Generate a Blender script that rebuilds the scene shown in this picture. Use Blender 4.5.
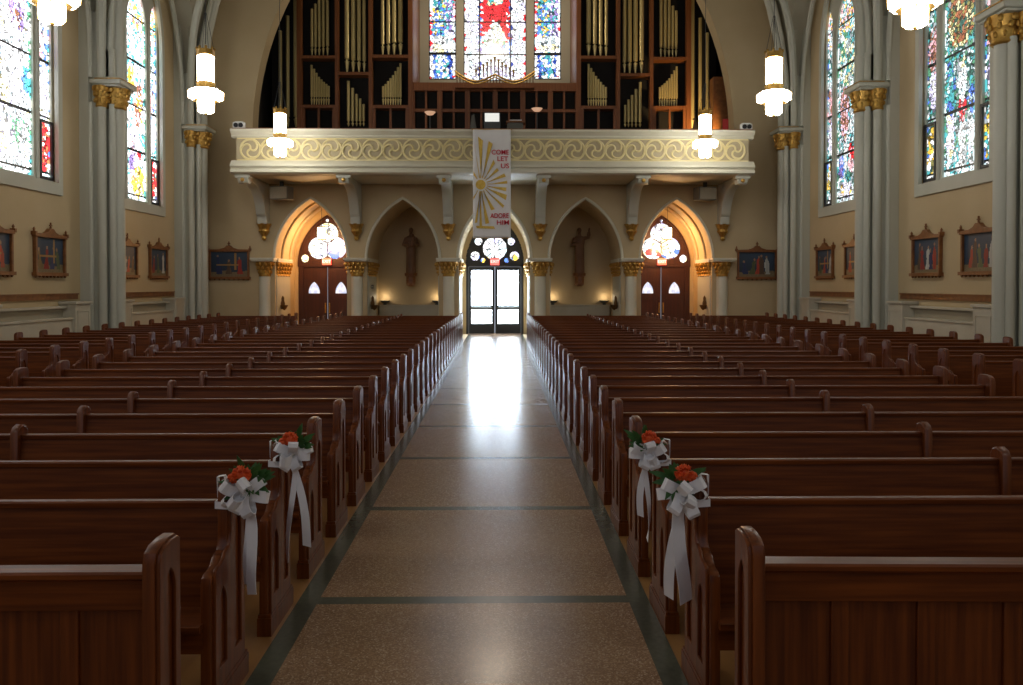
import bpy, bmesh, math, random
import numpy as np
from mathutils import Matrix, Vector
PI = math.pi
rnd = random.Random(7)
SC = bpy.context.scene
COL = SC.collection
for o in list(bpy.data.objects):
    bpy.data.objects.remove(o)

# ------------------------------------------------------------------ camera, world, exposure
F = 780.0
PITCH, YAW, EYE = math.radians(0.8), math.radians(0.87), 1.94
cd = bpy.data.cameras.new('camera'); cam = bpy.data.objects.new('camera', cd); COL.objects.link(cam)
cd.sensor_width = 36; cd.lens = F / 1023 * 36; cd.clip_end = 200
SHIFT = 57.2 - F*math.tan(PITCH); cd.shift_y = -SHIFT/1023      # the view is cropped below its centre, so uprights stay upright
cam.location = (0, 0, EYE); cam.rotation_euler = (PI/2 - PITCH, 0, -YAW)
SC.camera = cam
CAM_R = cam.rotation_euler.to_matrix()
def pix(px, py, Y):
    d = CAM_R @ Vector(((px-511.5)/F, -(py-342.5+SHIFT)/F, -1))
    k = Y / d.y
    return d.x*k, EYE + d.z*k
w = bpy.data.worlds.new('world'); SC.world = w; w.use_nodes = True
w.node_tree.nodes['Background'].inputs[0].default_value = (0.80, 0.86, 1.0, 1)
w.node_tree.nodes['Background'].inputs[1].default_value = 0.25
SC.view_settings.view_transform = 'Standard'; SC.view_settings.look = 'None'
SC.view_settings.gamma = 1; SC.view_settings.use_curve_mapping = False
SC.view_settings.exposure = 0.60
try:
    SC.cycles.use_denoising = True; SC.cycles.max_bounces = 6; SC.cycles.diffuse_bounces = 4; SC.cycles.glossy_bounces = 3
    SC.cycles.sample_clamp_indirect = 6; SC.cycles.caustics_reflective = False; SC.cycles.caustics_refractive = False
except Exception:
    pass
# strengths of what shines
L_LEFT, L_RIGHT, L_ORGAN, L_DOOR, L_LAMP, L_VEST = 2.6, 1.1, 1.25, 20.0, 14.0, 7.0

XC = -0.19            # nave axis
YW = 28.3             # arcade wall
WALL = 10.9           # nave half width
BAYS = (0.3, 6.3, 12.3, 18.3, 24.35)
COLS = (3.3, 9.3, 15.3, 21.3, 27.3)

# ------------------------------------------------------------------ materials
def mat(name, col, rough=0.6, metal=0.0, col2=None, scale=(4,4,4), ntype='noise', coat=0.0, bump=0.0, spec=0.5, detail=6):
    m = bpy.data.materials.new(name); m.use_nodes = True
    nt = m.node_tree; b = nt.nodes['Principled BSDF']
    b.inputs['Base Color'].default_value = (*col, 1)
    b.inputs['Roughness'].default_value = rough; b.inputs['Metallic'].default_value = metal
    b.inputs['Specular IOR Level'].default_value = spec
    b.inputs['Coat Weight'].default_value = coat; b.inputs['Coat Roughness'].default_value = 0.2
    if col2:
        tc = nt.nodes.new('ShaderNodeTexCoord'); mp = nt.nodes.new('ShaderNodeMapping')
        mp.inputs['Scale'].default_value = scale
        nt.links.new(tc.outputs['Object'], mp.inputs[0])
        if ntype == 'voronoi':
            t = nt.nodes.new('ShaderNodeTexVoronoi'); t.inputs['Scale'].default_value = 1
            out = t.outputs['Color']
        else:
            t = nt.nodes.new('ShaderNodeTexNoise'); t.inputs['Scale'].default_value = 1; t.inputs['Detail'].default_value = detail
            out = t.outputs['Fac']
        nt.links.new(mp.outputs[0], t.inputs['Vector'])
        r = nt.nodes.new('ShaderNodeValToRGB'); r.color_ramp.elements[0].position = 0.3; r.color_ramp.elements[1].position = 0.7
        r.color_ramp.elements[0].color = (*col, 1); r.color_ramp.elements[1].color = (*col2, 1)
        nt.links.new(out, r.inputs[0]); nt.links.new(r.outputs[0], b.inputs['Base Color'])
        if bump:
            bp = nt.nodes.new('ShaderNodeBump'); bp.inputs['Strength'].default_value = bump; bp.inputs['Distance'].default_value = 0.01
            nt.links.new(t.outputs[0], bp.inputs['Height']); nt.links.new(bp.outputs[0], b.inputs['Normal'])
    return m
def glow(name, col, strength, col2=None, scale=(3,3,3)):
    m = mat(name, (0.3,0.3,0.3), 0.3)
    nt = m.node_tree; b = nt.nodes['Principled BSDF']
    b.inputs['Emission Color'].default_value = (*col, 1); b.inputs['Emission Strength'].default_value = strength
    if col2:
        tc = nt.nodes.new('ShaderNodeTexCoord'); mp = nt.nodes.new('ShaderNodeMapping'); mp.inputs['Scale'].default_value = scale
        t = nt.nodes.new('ShaderNodeTexNoise'); t.inputs['Scale'].default_value = 1
        r = nt.nodes.new('ShaderNodeValToRGB'); r.color_ramp.elements[0].position = 0.4; r.color_ramp.elements[1].position = 0.6
        r.color_ramp.elements[0].color = (*col, 1); r.color_ramp.elements[1].color = (*col2, 1)
        nt.links.new(tc.outputs['Object'], mp.inputs[0]); nt.links.new(mp.outputs[0], t.inputs['Vector'])
        nt.links.new(t.outputs['Fac'], r.inputs[0]); nt.links.new(r.outputs[0], b.inputs['Emission Color'])
    return m
def painted(name, emit=0.0, rough=0.5):
    m = bpy.data.materials.new(name); m.use_nodes = True
    nt = m.node_tree; b = nt.nodes['Principled BSDF']; b.inputs['Roughness'].default_value = rough
    a = nt.nodes.new('ShaderNodeVertexColor'); a.layer_name = 'tint'
    if emit:
        b.inputs['Base Color'].default_value = (0.02,0.02,0.02,1)
        nt.links.new(a.outputs[0], b.inputs['Emission Color']); b.inputs['Emission Strength'].default_value = emit
    else:
        nt.links.new(a.outputs[0], b.inputs['Base Color'])
    return m
M = {}
M['plaster'] = mat('tan_plaster', (0.50,0.385,0.22), 0.8, col2=(0.56,0.44,0.265), scale=(0.6,0.6,0.6))
M['vault'] = mat('vault_plaster', (0.42,0.39,0.30), 0.8, col2=(0.47,0.44,0.34), scale=(0.6,0.6,0.6))
M['stone'] = mat('grey_green_paint', (0.47,0.475,0.395), 0.55, col2=(0.54,0.54,0.46), scale=(1,1,0.3))
M['cream'] = mat('cream_paint', (0.64,0.61,0.48), 0.5, col2=(0.70,0.67,0.54), scale=(1,1,1))
M['panel'] = mat('beige_relief_ground', (0.46,0.38,0.23), 0.6, col2=(0.50,0.42,0.27), scale=(2,2,2))
M['trace'] = mat('pale_gilded_relief', (0.80,0.68,0.32), 0.45, col2=(0.84,0.74,0.42), scale=(3,3,3))
M['gold'] = mat('gilding', (0.62,0.38,0.09), 0.38, 0.75, col2=(0.40,0.22,0.05), scale=(14,14,14))
M['pipe'] = mat('pipe_metal', (0.60,0.48,0.20), 0.38, 0.35, col2=(0.66,0.54,0.25), scale=(2,2,0.3))
M['wood_x'] = mat('oak_grain_along', (0.082,0.0182,0.0038), 0.40, col2=(0.195,0.0505,0.0085), scale=(1.6,38,38), coat=0.05, detail=8, spec=0.28)
M['wood_z'] = mat('oak_grain_upright', (0.084,0.0182,0.0038), 0.35, col2=(0.19,0.0485,0.0085), scale=(38,38,1.8), coat=0.12, detail=8, spec=0.35)
M['oak_dark'] = mat('organ_case_wood', (0.15,0.048,0.013), 0.4, col2=(0.25,0.088,0.026), scale=(20,20,1))
M['frame_wood'] = mat('picture_frame_wood', (0.16,0.058,0.016), 0.45, col2=(0.26,0.10,0.027), scale=(8,8,8))
M['door_wood'] = mat('door_wood', (0.033,0.009,0.005), 0.4, col2=(0.055,0.015,0.007), scale=(14,14,1))
M['black'] = mat('black_metal', (0.015,0.015,0.017), 0.4)
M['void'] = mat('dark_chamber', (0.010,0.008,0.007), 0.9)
M['floor'] = mat('oak_floorboards', (0.26,0.12,0.035), 0.4, col2=(0.38,0.19,0.06), scale=(9,0.7,9), coat=0.2)
M['white'] = mat('white_satin', (0.84,0.84,0.86), 0.45, col2=(0.89,0.88,0.90), scale=(9,9,9))
M['banner'] = mat('banner_cloth', (0.80,0.79,0.79), 0.8, col2=(0.85,0.84,0.84), scale=(3,3,1))
M['goldcloth'] = mat('gold_lame', (0.62,0.38,0.03), 0.4, 0.3, col2=(0.78,0.54,0.12), scale=(25,25,9))
M['redcloth'] = mat('red_felt', (0.58,0.02,0.05), 0.8)
M['leaf'] = mat('leaf_green', (0.02,0.085,0.018), 0.5, col2=(0.05,0.15,0.03), scale=(20,20,20))
M['flower'] = mat('orange_petals', (0.72,0.075,0.01), 0.55, col2=(0.88,0.15,0.03), scale=(30,30,30))
M['statue'] = mat('carved_brown_wood', (0.17,0.085,0.04), 0.6, col2=(0.25,0.13,0.065), scale=(5,5,2))
M['grey'] = mat('grey_plastic', (0.13,0.13,0.115), 0.6)
M['dgrey'] = mat('dark_grey', (0.06,0.065,0.07), 0.5)
M['offwhite'] = mat('white_plastic', (0.75,0.74,0.70), 0.4)
M['rad'] = mat('radiator_paint', (0.50,0.46,0.36), 0.6, col2=(0.55,0.51,0.41), scale=(2,2,2))
M['grille'] = mat('radiator_grille', (0.28,0.25,0.18), 0.7, col2=(0.42,0.38,0.29), scale=(90,90,90))
M['red'] = mat('red_paint', (0.45,0.02,0.02), 0.5)
M['bronze'] = mat('aged_bronze', (0.14,0.07,0.02), 0.45, 0.5)
M['paper'] = mat('paper', (0.82,0.82,0.84), 0.7)
M['lampglass'] = glow('lamp_glass', (1.0,0.96,0.88), L_LAMP)
M['vestglass'] = glow('warm_lamp_glass', (1.0,0.72,0.38), L_VEST*1.6)
M['daylight'] = glow('daylit_glass', (0.70,0.84,1.0), L_DOOR)
M['daylow'] = glow('daylit_street_glass', (0.9,0.95,1.0), L_DOOR*0.55, (0.35,0.42,0.5), (5,5,9))
M['doorlight'] = glow('daylit_door_light', (0.5,0.62,0.9), 0.65, (1,1,1), (6,6,4))
M['exit'] = glow('exit_sign_red', (1.0,0.03,0.02), 1.1)
M['exitword'] = glow('exit_letters', (1.0,0.75,0.7), 1.2)
M['upglow'] = glow('peach_bowl_glass', (1.0,0.55,0.32), 0.35)
M['screen'] = glow('glowing_music_sheet', (0.95,0.95,0.88), 0.55)  # the sheet's brightness is put into the material as a glow
M['glassL'] = painted('stained_glass_bright', L_LEFT, 0.25)
M['glassR'] = painted('stained_glass_deep', L_RIGHT, 0.25)
M['glassO'] = painted('stained_glass_gallery', L_ORGAN, 0.25)
M['glassD'] = painted('stained_glass_porch', 1.7, 0.25)
M['canvas'] = painted('oil_paint', 0, 0.5)
def terrazzo():
    m = bpy.data.materials.new('terrazzo'); m.use_nodes = True; nt = m.node_tree; b = nt.nodes['Principled BSDF']
    N = nt.nodes.new; Lk = nt.links.new
    tc = N('ShaderNodeTexCoord'); sp = N('ShaderNodeSeparateXYZ'); Lk(tc.outputs['Object'], sp.inputs[0])
    v = N('ShaderNodeTexVoronoi'); v.inputs['Scale'].default_value = 130; Lk(tc.outputs['Object'], v.inputs['Vector'])
    r = N('ShaderNodeValToRGB'); cr = r.color_ramp; cr.interpolation = 'CONSTANT'
    cr.elements[0].position = 0; cr.elements[0].color = (0.25,0.145,0.078,1)
    cr.elements[1].position = 0.35; cr.elements[1].color = (0.35,0.215,0.12,1)
    for p, c in ((0.55,(0.30,0.18,0.10,1)),(0.8,(0.40,0.265,0.155,1)),(0.93,(0.50,0.36,0.24,1))):
        e = cr.elements.new(p); e.color = c
    sv = N('ShaderNodeSeparateColor'); Lk(v.outputs['Color'], sv.inputs[0]); Lk(sv.outputs[0], r.inputs[0])
    n = N('ShaderNodeTexNoise'); n.inputs['Scale'].default_value = 30; Lk(tc.outputs['Object'], n.inputs['Vector'])
    g = N('ShaderNodeValToRGB'); g.color_ramp.elements[0].color = (0.062,0.066,0.047,1); g.color_ramp.elements[1].color = (0.118,0.122,0.086,1); Lk(n.outputs['Fac'], g.inputs[0])
    def mth(op, a, bb):
        k = N('ShaderNodeMath'); k.operation = op
        for i, q in enumerate((a, bb)):
            if q is None: continue
            if isinstance(q, (int,float)): k.inputs[i].default_value = q
            else: Lk(q, k.inputs[i])
        return k.outputs[0]
    edge = mth('GREATER_THAN', mth('ABSOLUTE', sp.outputs[0], None), 0.95)
    cross = mth('LESS_THAN', mth('FRACT', mth('DIVIDE', mth('SUBTRACT', sp.outputs[1], 4.72), 1.97), None), 0.055)
    fac = mth('MAXIMUM', edge, cross)
    mx = N('ShaderNodeMix'); mx.data_type = 'RGBA'; Lk(fac, mx.inputs[0]); Lk(r.outputs[0], mx.inputs[6]); Lk(g.outputs[0], mx.inputs[7])
    Lk(mx.outputs[2], b.inputs['Base Color'])
    n2 = N('ShaderNodeTexNoise'); n2.inputs['Scale'].default_value = 2.2; Lk(tc.outputs['Object'], n2.inputs['Vector'])
    mr = N('ShaderNodeMapRange'); Lk(n2.outputs['Fac'], mr.inputs[0]); mr.inputs[3].default_value = 0.17; mr.inputs[4].default_value = 0.27
    Lk(mr.outputs[0], b.inputs['Roughness']); b.inputs['Specular IOR Level'].default_value = 0.42
    return m
M['terrazzo'] = terrazzo()

# ------------------------------------------------------------------ mesh helpers
def plate_data(splines, depth, bevel=0.0):
    """outline(s) with holes in local xy, z 0..depth"""
    cu = bpy.data.curves.new('tmp', 'CURVE'); cu.dimensions = '2D'; cu.fill_mode = 'BOTH'
    cu.extrude = max(depth/2 - bevel, 0.0005); cu.bevel_depth = bevel; cu.bevel_resolution = 1; cu.offset = -bevel
    for pts in splines:
        s = cu.splines.new('POLY'); s.points.add(len(pts)-1); s.use_cyclic_u = True
        for p, q in zip(s.points, pts): p.co = (q[0], q[1], 0, 1)
    ob = bpy.data.objects.new('tmp', cu)
    me = bpy.data.meshes.new_from_object(ob)
    V = [(v.co.x, v.co.y, v.co.z + depth/2) for v in me.vertices]; Fs = [tuple(p.vertices) for p in me.polygons]
    bpy.data.objects.remove(ob); bpy.data.meshes.remove(me); bpy.data.curves.remove(cu)
    return V, Fs
def text_data(body, size, depth=0.002, align='CENTER'):
    cu = bpy.data.curves.new('tmp', 'FONT'); cu.body = body; cu.size = size; cu.extrude = depth; cu.align_x = align; cu.align_y = 'CENTER'; cu.offset = size*0.012
    ob = bpy.data.objects.new('tmp', cu); me = bpy.data.meshes.new_from_object(ob)
    V = [tuple(v.co) for v in me.vertices]; Fs = [tuple(p.vertices) for p in me.polygons]
    bpy.data.objects.remove(ob); bpy.data.meshes.remove(me); bpy.data.curves.remove(cu)
    return V, Fs
class MB:
    def __init__(s): s.v = []; s.f = []
    def add(s, V, Fs, Mx=None):
        n = len(s.v)
        s.v += [tuple(Mx @ Vector(p)) for p in V] if Mx else list(V)
        s.f += [tuple(i+n for i in f) for f in Fs]; return s
    def box(s, x0, x1, y0, y1, z0, z1, Mx=None):
        V = [(x,y,z) for x in (x0,x1) for y in (y0,y1) for z in (z0,z1)]
        return s.add(V, [(0,1,3,2),(4,6,7,5),(0,4,5,1),(2,3,7,6),(0,2,6,4),(1,5,7,3)], Mx)
    def plate(s, splines, depth, Mx=None, bevel=0.0): return s.add(*plate_data(splines, depth, bevel), Mx)
    def lathe(s, prof, c=(0,0,0), n=16, mod=None, Mx=None, a0=0.0):
        V = []; Fs = []
        for (r, z) in prof:
            for k in range(n):
                a = a0 + 2*PI*k/n; q = r*(mod(a, z) if mod else 1)
                V.append((c[0]+q*math.cos(a), c[1]+q*math.sin(a), c[2]+z))
        for i in range(len(prof)-1):
            for k in range(n):
                Fs.append((i*n+k, i*n+(k+1)%n, (i+1)*n+(k+1)%n, (i+1)*n+k))
        Fs.append(tuple(range(n-1,-1,-1))); Fs.append(tuple((len(prof)-1)*n+k for k in range(n)))
        return s.add(V, Fs, Mx)
    def tube(s, pts, r, n=8, closed=False, Mx=None):
        pts = [Vector(p) for p in pts]; N = len(pts); V = []; Fs = []
        rr = r if isinstance(r, (list,tuple)) else [r]*N
        up = None
        for i, p in enumerate(pts):
            a = pts[(i-1) % N] if (closed or i > 0) else p
            b = pts[(i+1) % N] if (closed or i < N-1) else p
            t = (b-a).normalized()
            if up is None:
                up = Vector((0,0,1)) if abs(t.z) < 0.9 else Vector((0,1,0))
            u = t.cross(up).normalized(); w_ = u.cross(t).normalized(); up = w_
            for k in range(n):
                q = 2*PI*k/n; V.append(tuple(p + (u*math.cos(q) + w_*math.sin(q))*rr[i]))
        for i in range(N if closed else N-1):
            j = (i+1) % N
            for k in range(n): Fs.append((i*n+k, i*n+(k+1)%n, j*n+(k+1)%n, j*n+k))
        if not closed:
            Fs.append(tuple(range(n-1,-1,-1))); Fs.append(tuple((N-1)*n+k for k in range(n)))
        return s.add(V, Fs, Mx)
    def ball(s, c, r, n=10, m=7):
        r = r if isinstance(r, (tuple,list)) else (r,r,r)
        V = [(c[0],c[1],c[2]-r[2])]; Fs = []
        for i in range(1, m):
            ph = PI*i/m
            for k in range(n):
                a = 2*PI*k/n; V.append((c[0]+r[0]*math.sin(ph)*math.cos(a), c[1]+r[1]*math.sin(ph)*math.sin(a), c[2]-r[2]*math.cos(ph)))
        V.append((c[0],c[1],c[2]+r[2])); L = len(V)-1
        for k in range(n):
            Fs.append((0, 1+(k+1)%n, 1+k)); Fs.append((L, 1+(m-2)*n+k, 1+(m-2)*n+(k+1)%n))
            for i in range(m-2): Fs.append((1+i*n+k, 1+i*n+(k+1)%n, 1+(i+1)*n+(k+1)%n, 1+(i+1)*n+k))
        return s.add(V, Fs)
    def ribbon(s, pts, wd, width, th=0.003):
        """flat strip through pts, wd = width direction(s)"""
        V = []; Fs = []; N = len(pts); pts = [Vector(p) for p in pts]
        for i, p in enumerate(pts):
            wv = Vector(wd[i] if isinstance(wd, list) else wd).normalized()
            t = (pts[min(i+1,N-1)] - pts[max(i-1,0)]).normalized(); nn = t.cross(wv).normalized()
            ww = width[i] if isinstance(width, list) else width
            for (a, b) in ((-.5,-.5),(.5,-.5),(.5,.5),(-.5,.5)): V.append(tuple(p + wv*ww*a + nn*th*b))
        for i in range(N-1):
            for k in range(4): Fs.append((i*4+k, i*4+(k+1)%4, i*4+4+(k+1)%4, i*4+4+k))
        Fs += [(3,2,1,0), tuple((N-1)*4+k for k in range(4))]
        return s.add(V, Fs)
    def mesh(s, name, m, smooth=True):
        me = bpy.data.meshes.new(name); me.from_pydata(s.v, [], s.f)
        bm = bmesh.new(); bm.from_mesh(me); bmesh.ops.recalc_face_normals(bm, faces=bm.faces); bm.to_mesh(me); bm.free()
        if smooth:
            me.polygons.foreach_set('use_smooth', [True]*len(me.polygons)); me.set_sharp_from_angle(angle=math.radians(35))
        me.materials.append(M[m] if isinstance(m, str) else m); me.update()
        return me
    def build(s, name, m, parent=None, loc=(0,0,0), smooth=True, bevel=0.0):
        o = bpy.data.objects.new(name, s.mesh(name, m, smooth)); COL.objects.link(o); o.location = loc
        if parent: o.parent = parent
        if bevel:
            b = o.modifiers.new('bevel', 'BEVEL'); b.width = bevel; b.segments = 2; b.limit_method = 'ANGLE'
        return o
def tag(o, label=None, cat=None, group=None, kind=None):
    if label: o['label'] = label
    if cat: o['category'] = cat
    if group: o['group'] = group
    if kind: o['kind'] = kind
    return o
def thing(name, label, cat, loc=(0,0,0), rz=0.0, group=None, kind=None):
    o = bpy.data.objects.new(name, None); COL.objects.link(o); o.location = loc; o.rotation_euler = (0,0,rz); o.empty_display_size = 0.2
    return tag(o, label, cat, group, kind)
def dup(root, loc, label, rz=None):
    r = root.copy(); COL.objects.link(r); r.location = loc; r['label'] = label
    if rz is not None: r.rotation_euler = (0,0,rz)
    for ch in list(root.children):
        c = ch.copy(); COL.objects.link(c); c.parent = r
        for g in list(ch.children):
            d = g.copy(); COL.objects.link(d); d.parent = c
    return r
def ordinal(n):
    ones = ['','first','second','third','fourth','fifth','sixth','seventh','eighth','ninth','tenth','eleventh','twelfth','thirteenth','fourteenth','fifteenth','sixteenth','seventeenth','eighteenth','nineteenth']
    if n < 20: return ones[n]
    if n == 20: return 'twentieth'
    if n == 30: return 'thirtieth'
    return {2:'twenty',3:'thirty'}[n//10] + '-' + ones[n%10]
def pointed(half, zb, zs, rise, n=12, cx=0.0):
    R = (half*half + rise*rise)/(2*half); top = math.atan2(rise, R-half)
    pts = [(cx-half, zb), (cx+half, zb)]
    for k in range(n+1):
        a = top*k/n; pts.append((cx+half-R + R*math.cos(a), zs + R*math.sin(a)))
    for k in range(n-1, -1, -1):
        a = top*k/n; pts.append((cx-half+R - R*math.cos(a), zs + R*math.sin(a)))
    return pts
def inside(half, zs, rise, x, z):
    R = (half*half + rise*rise)/(2*half)
    if abs(x) > half: return False
    return z <= zs or (abs(x) + R - half)**2 + (z-zs)**2 <= R*R
def circ(cx, cy, r, n=24, a0=0): return [(cx+r*math.cos(a0+2*PI*k/n), cy+r*math.sin(a0+2*PI*k/n)) for k in range(n)]
def rect(x0, y0, x1, y1): return [(x0,y0),(x1,y0),(x1,y1),(x0,y1)]
UPY = Matrix(((1,0,0,0),(0,0,1,0),(0,1,0,0),(0,0,0,1)))     # local x->X, y->Z, depth->+Y
def at_y(Y, x=0.0): return Matrix.Translation((x, Y, 0)) @ UPY
def side_wall(sgn, c0):     # local x->Y, y->Z, depth -> outward from the nave, starting c0 beyond the wall plane
    return Matrix(((0,0,sgn,XC+sgn*(WALL+c0)),(1,0,0,0),(0,1,0,0),(0,0,0,1)))

# ------------------------------------------------------------------ stained glass / paintings: grid of coloured cells
def mosaic(name, material, half, z0, z1, zs, rise, seed, paint, lead=0.018, cell=0.105, res=0.026, bars=(), Mx=None, parent=None, cx=0.0):
    g = np.random.default_rng(seed)
    nx = max(6, int(2*half/res)); ny = int((z1-z0)/res)
    xs = -half + (np.arange(nx)+.5)*2*half/nx; zs_ = z0 + (np.arange(ny)+.5)*(z1-z0)/ny
    ns = int(2*half*(z1-z0)/cell**2)
    S = np.stack([g.uniform(-half, half, ns), g.uniform(z0, z1, ns)], 1)
    cols = np.array([paint(p[0]/half, (p[1]-z0)/(z1-z0), g) for p in S])
    dx, dz = half/nx, (z1-z0)/ny/2
    V = []; Fs = []; C = []
    for z in zs_:
        P = np.stack([xs, np.full(nx, z)], 1)
        d = np.sqrt(((P[:,None,:]-S[None])**2).sum(-1)); o = np.argpartition(d, 1, axis=1)[:, :2]
        d1 = np.take_along_axis(d, o, 1); k0 = d1.argmin(1); near = o[np.arange(nx), k0]; gap = np.abs(d1[:,0]-d1[:,1])
        for i, x in enumerate(xs):
            if not inside(half+0.02, zs, rise+0.02, x, z): continue
            c = cols[near[i]]
            if gap[i] < lead: c = c*0.12
            for bz in bars:
                if abs(z-bz) < 0.03: c = c*0.0+0.004
            n = len(V); V += [(cx+x-dx, z-dz, 0), (cx+x+dx, z-dz, 0), (cx+x+dx, z+dz, 0), (cx+x-dx, z+dz, 0)]
            Fs.append((n, n+1, n+2, n+3)); C.append(c)
    if Mx: V = [tuple(Mx @ Vector(p)) for p in V]
    me = bpy.data.meshes.new(name); me.from_pydata(V, [], Fs)
    a = me.color_attributes.new('tint', 'FLOAT_COLOR', 'CORNER')
    a.data.foreach_set('color', np.repeat(np.concatenate([np.array(C), np.ones((len(C),1))], 1), 4, axis=0).astype(np.float32).ravel())
    me.materials.append(material); o = bpy.data.objects.new(name, me); COL.objects.link(o)
    if parent: o.parent = parent
    return o
PAL = {'white':(1,1,1), 'ice':(0.75,0.95,1.0), 'teal':(0.08,0.42,0.45), 'blue':(0.10,0.22,0.75), 'navy':(0.02,0.05,0.3), 'red':(0.8,0.03,0.04), 'pink':(0.95,0.5,0.55),
       'gold':(0.95,0.6,0.08), 'violet':(0.28,0.2,0.5), 'green':(0.10,0.30,0.17), 'brown':(0.3,0.13,0.07), 'lemon':(1,0.9,0.5), 'lilac':(0.75,0.7,1.0), 'grey':(0.35,0.4,0.42), 'forest':(0.04,0.13,0.10), 'olive':(0.28,0.26,0.08), 'rust':(0.42,0.14,0.06)}
def pick(g, names):
    c = np.array(PAL[names[int(g.integers(len(names)))]]); return np.clip(c*g.uniform(0.75,1.15), 0, 1.1)
def pick_at(g, names, u, t):
    v = 0.5 + 0.22*math.sin(5.5*u+31*t+len(names)) + 0.2*math.sin(43*t-4.5*u+1.3) + g.normal()*0.17
    c = np.array(PAL[names[int(abs(v)*len(names)) % len(names)]]); return np.clip(c*g.uniform(0.7,1.15), 0, 1.1)
def lancet_paint(bg, figs, border=('teal','ice','white','green'), canopy=('white','ice','teal','pink','gold')):
    def f(u, t, g):
        if abs(u) > 0.86: return pick(g, border)
        if t > 0.80: return pick(g, canopy)
        for (fu, ft, ru, rt, names) in figs:
            if ((u-fu)/ru)**2 + ((t-ft)/rt)**2 < 1: return pick_at(g, names, u, t)
        if t < 0.06: return pick(g, ('white','ice','grey','white'))
        return pick_at(g, bg, u, t)
    return f

# ------------------------------------------------------------------ the setting: floor, walls, ceiling
def struct(o): o['kind'] = 'structure'; return o
struct(MB().box(XC-11.4, XC+11.4, -8, 31.6, -0.3, 0.0).build('floor', 'floor'))
struct(MB().box(-1.075, 1.075, -8, 31.0, -0.02, 0.006).build('floor_aisle', 'terrazzo', loc=(XC+0.03,0,0)))
WHALF, WZB, WZS, WRISE = 1.50, 4.42, 9.6, 2.9
for sgn, nm in ((-1,'left'), (1,'right')):
    wl = MB().plate([rect(-8, 0, 29.3, 19)] + [pointed(WHALF, WZB, WZS, WRISE, cx=b) for b in BAYS], 0.5, side_wall(sgn, 0)).build('wall_'+nm, 'plaster', smooth=False); struct(wl)
    # picture rail along each bay
    for k, b in enumerate(BAYS[2:]):
        y0, y1 = b-2.3, b+2.3
        struct(MB().box(XC+sgn*(WALL-0.05), XC+sgn*WALL, y0, y1, 1.58, 1.72).box(XC+sgn*(WALL-0.075), XC+sgn*WALL, y0, y1, 1.70, 1.735).build('trim_%d' % (k+1+(3 if sgn > 0 else 0)), 'frame_wood'))
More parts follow.
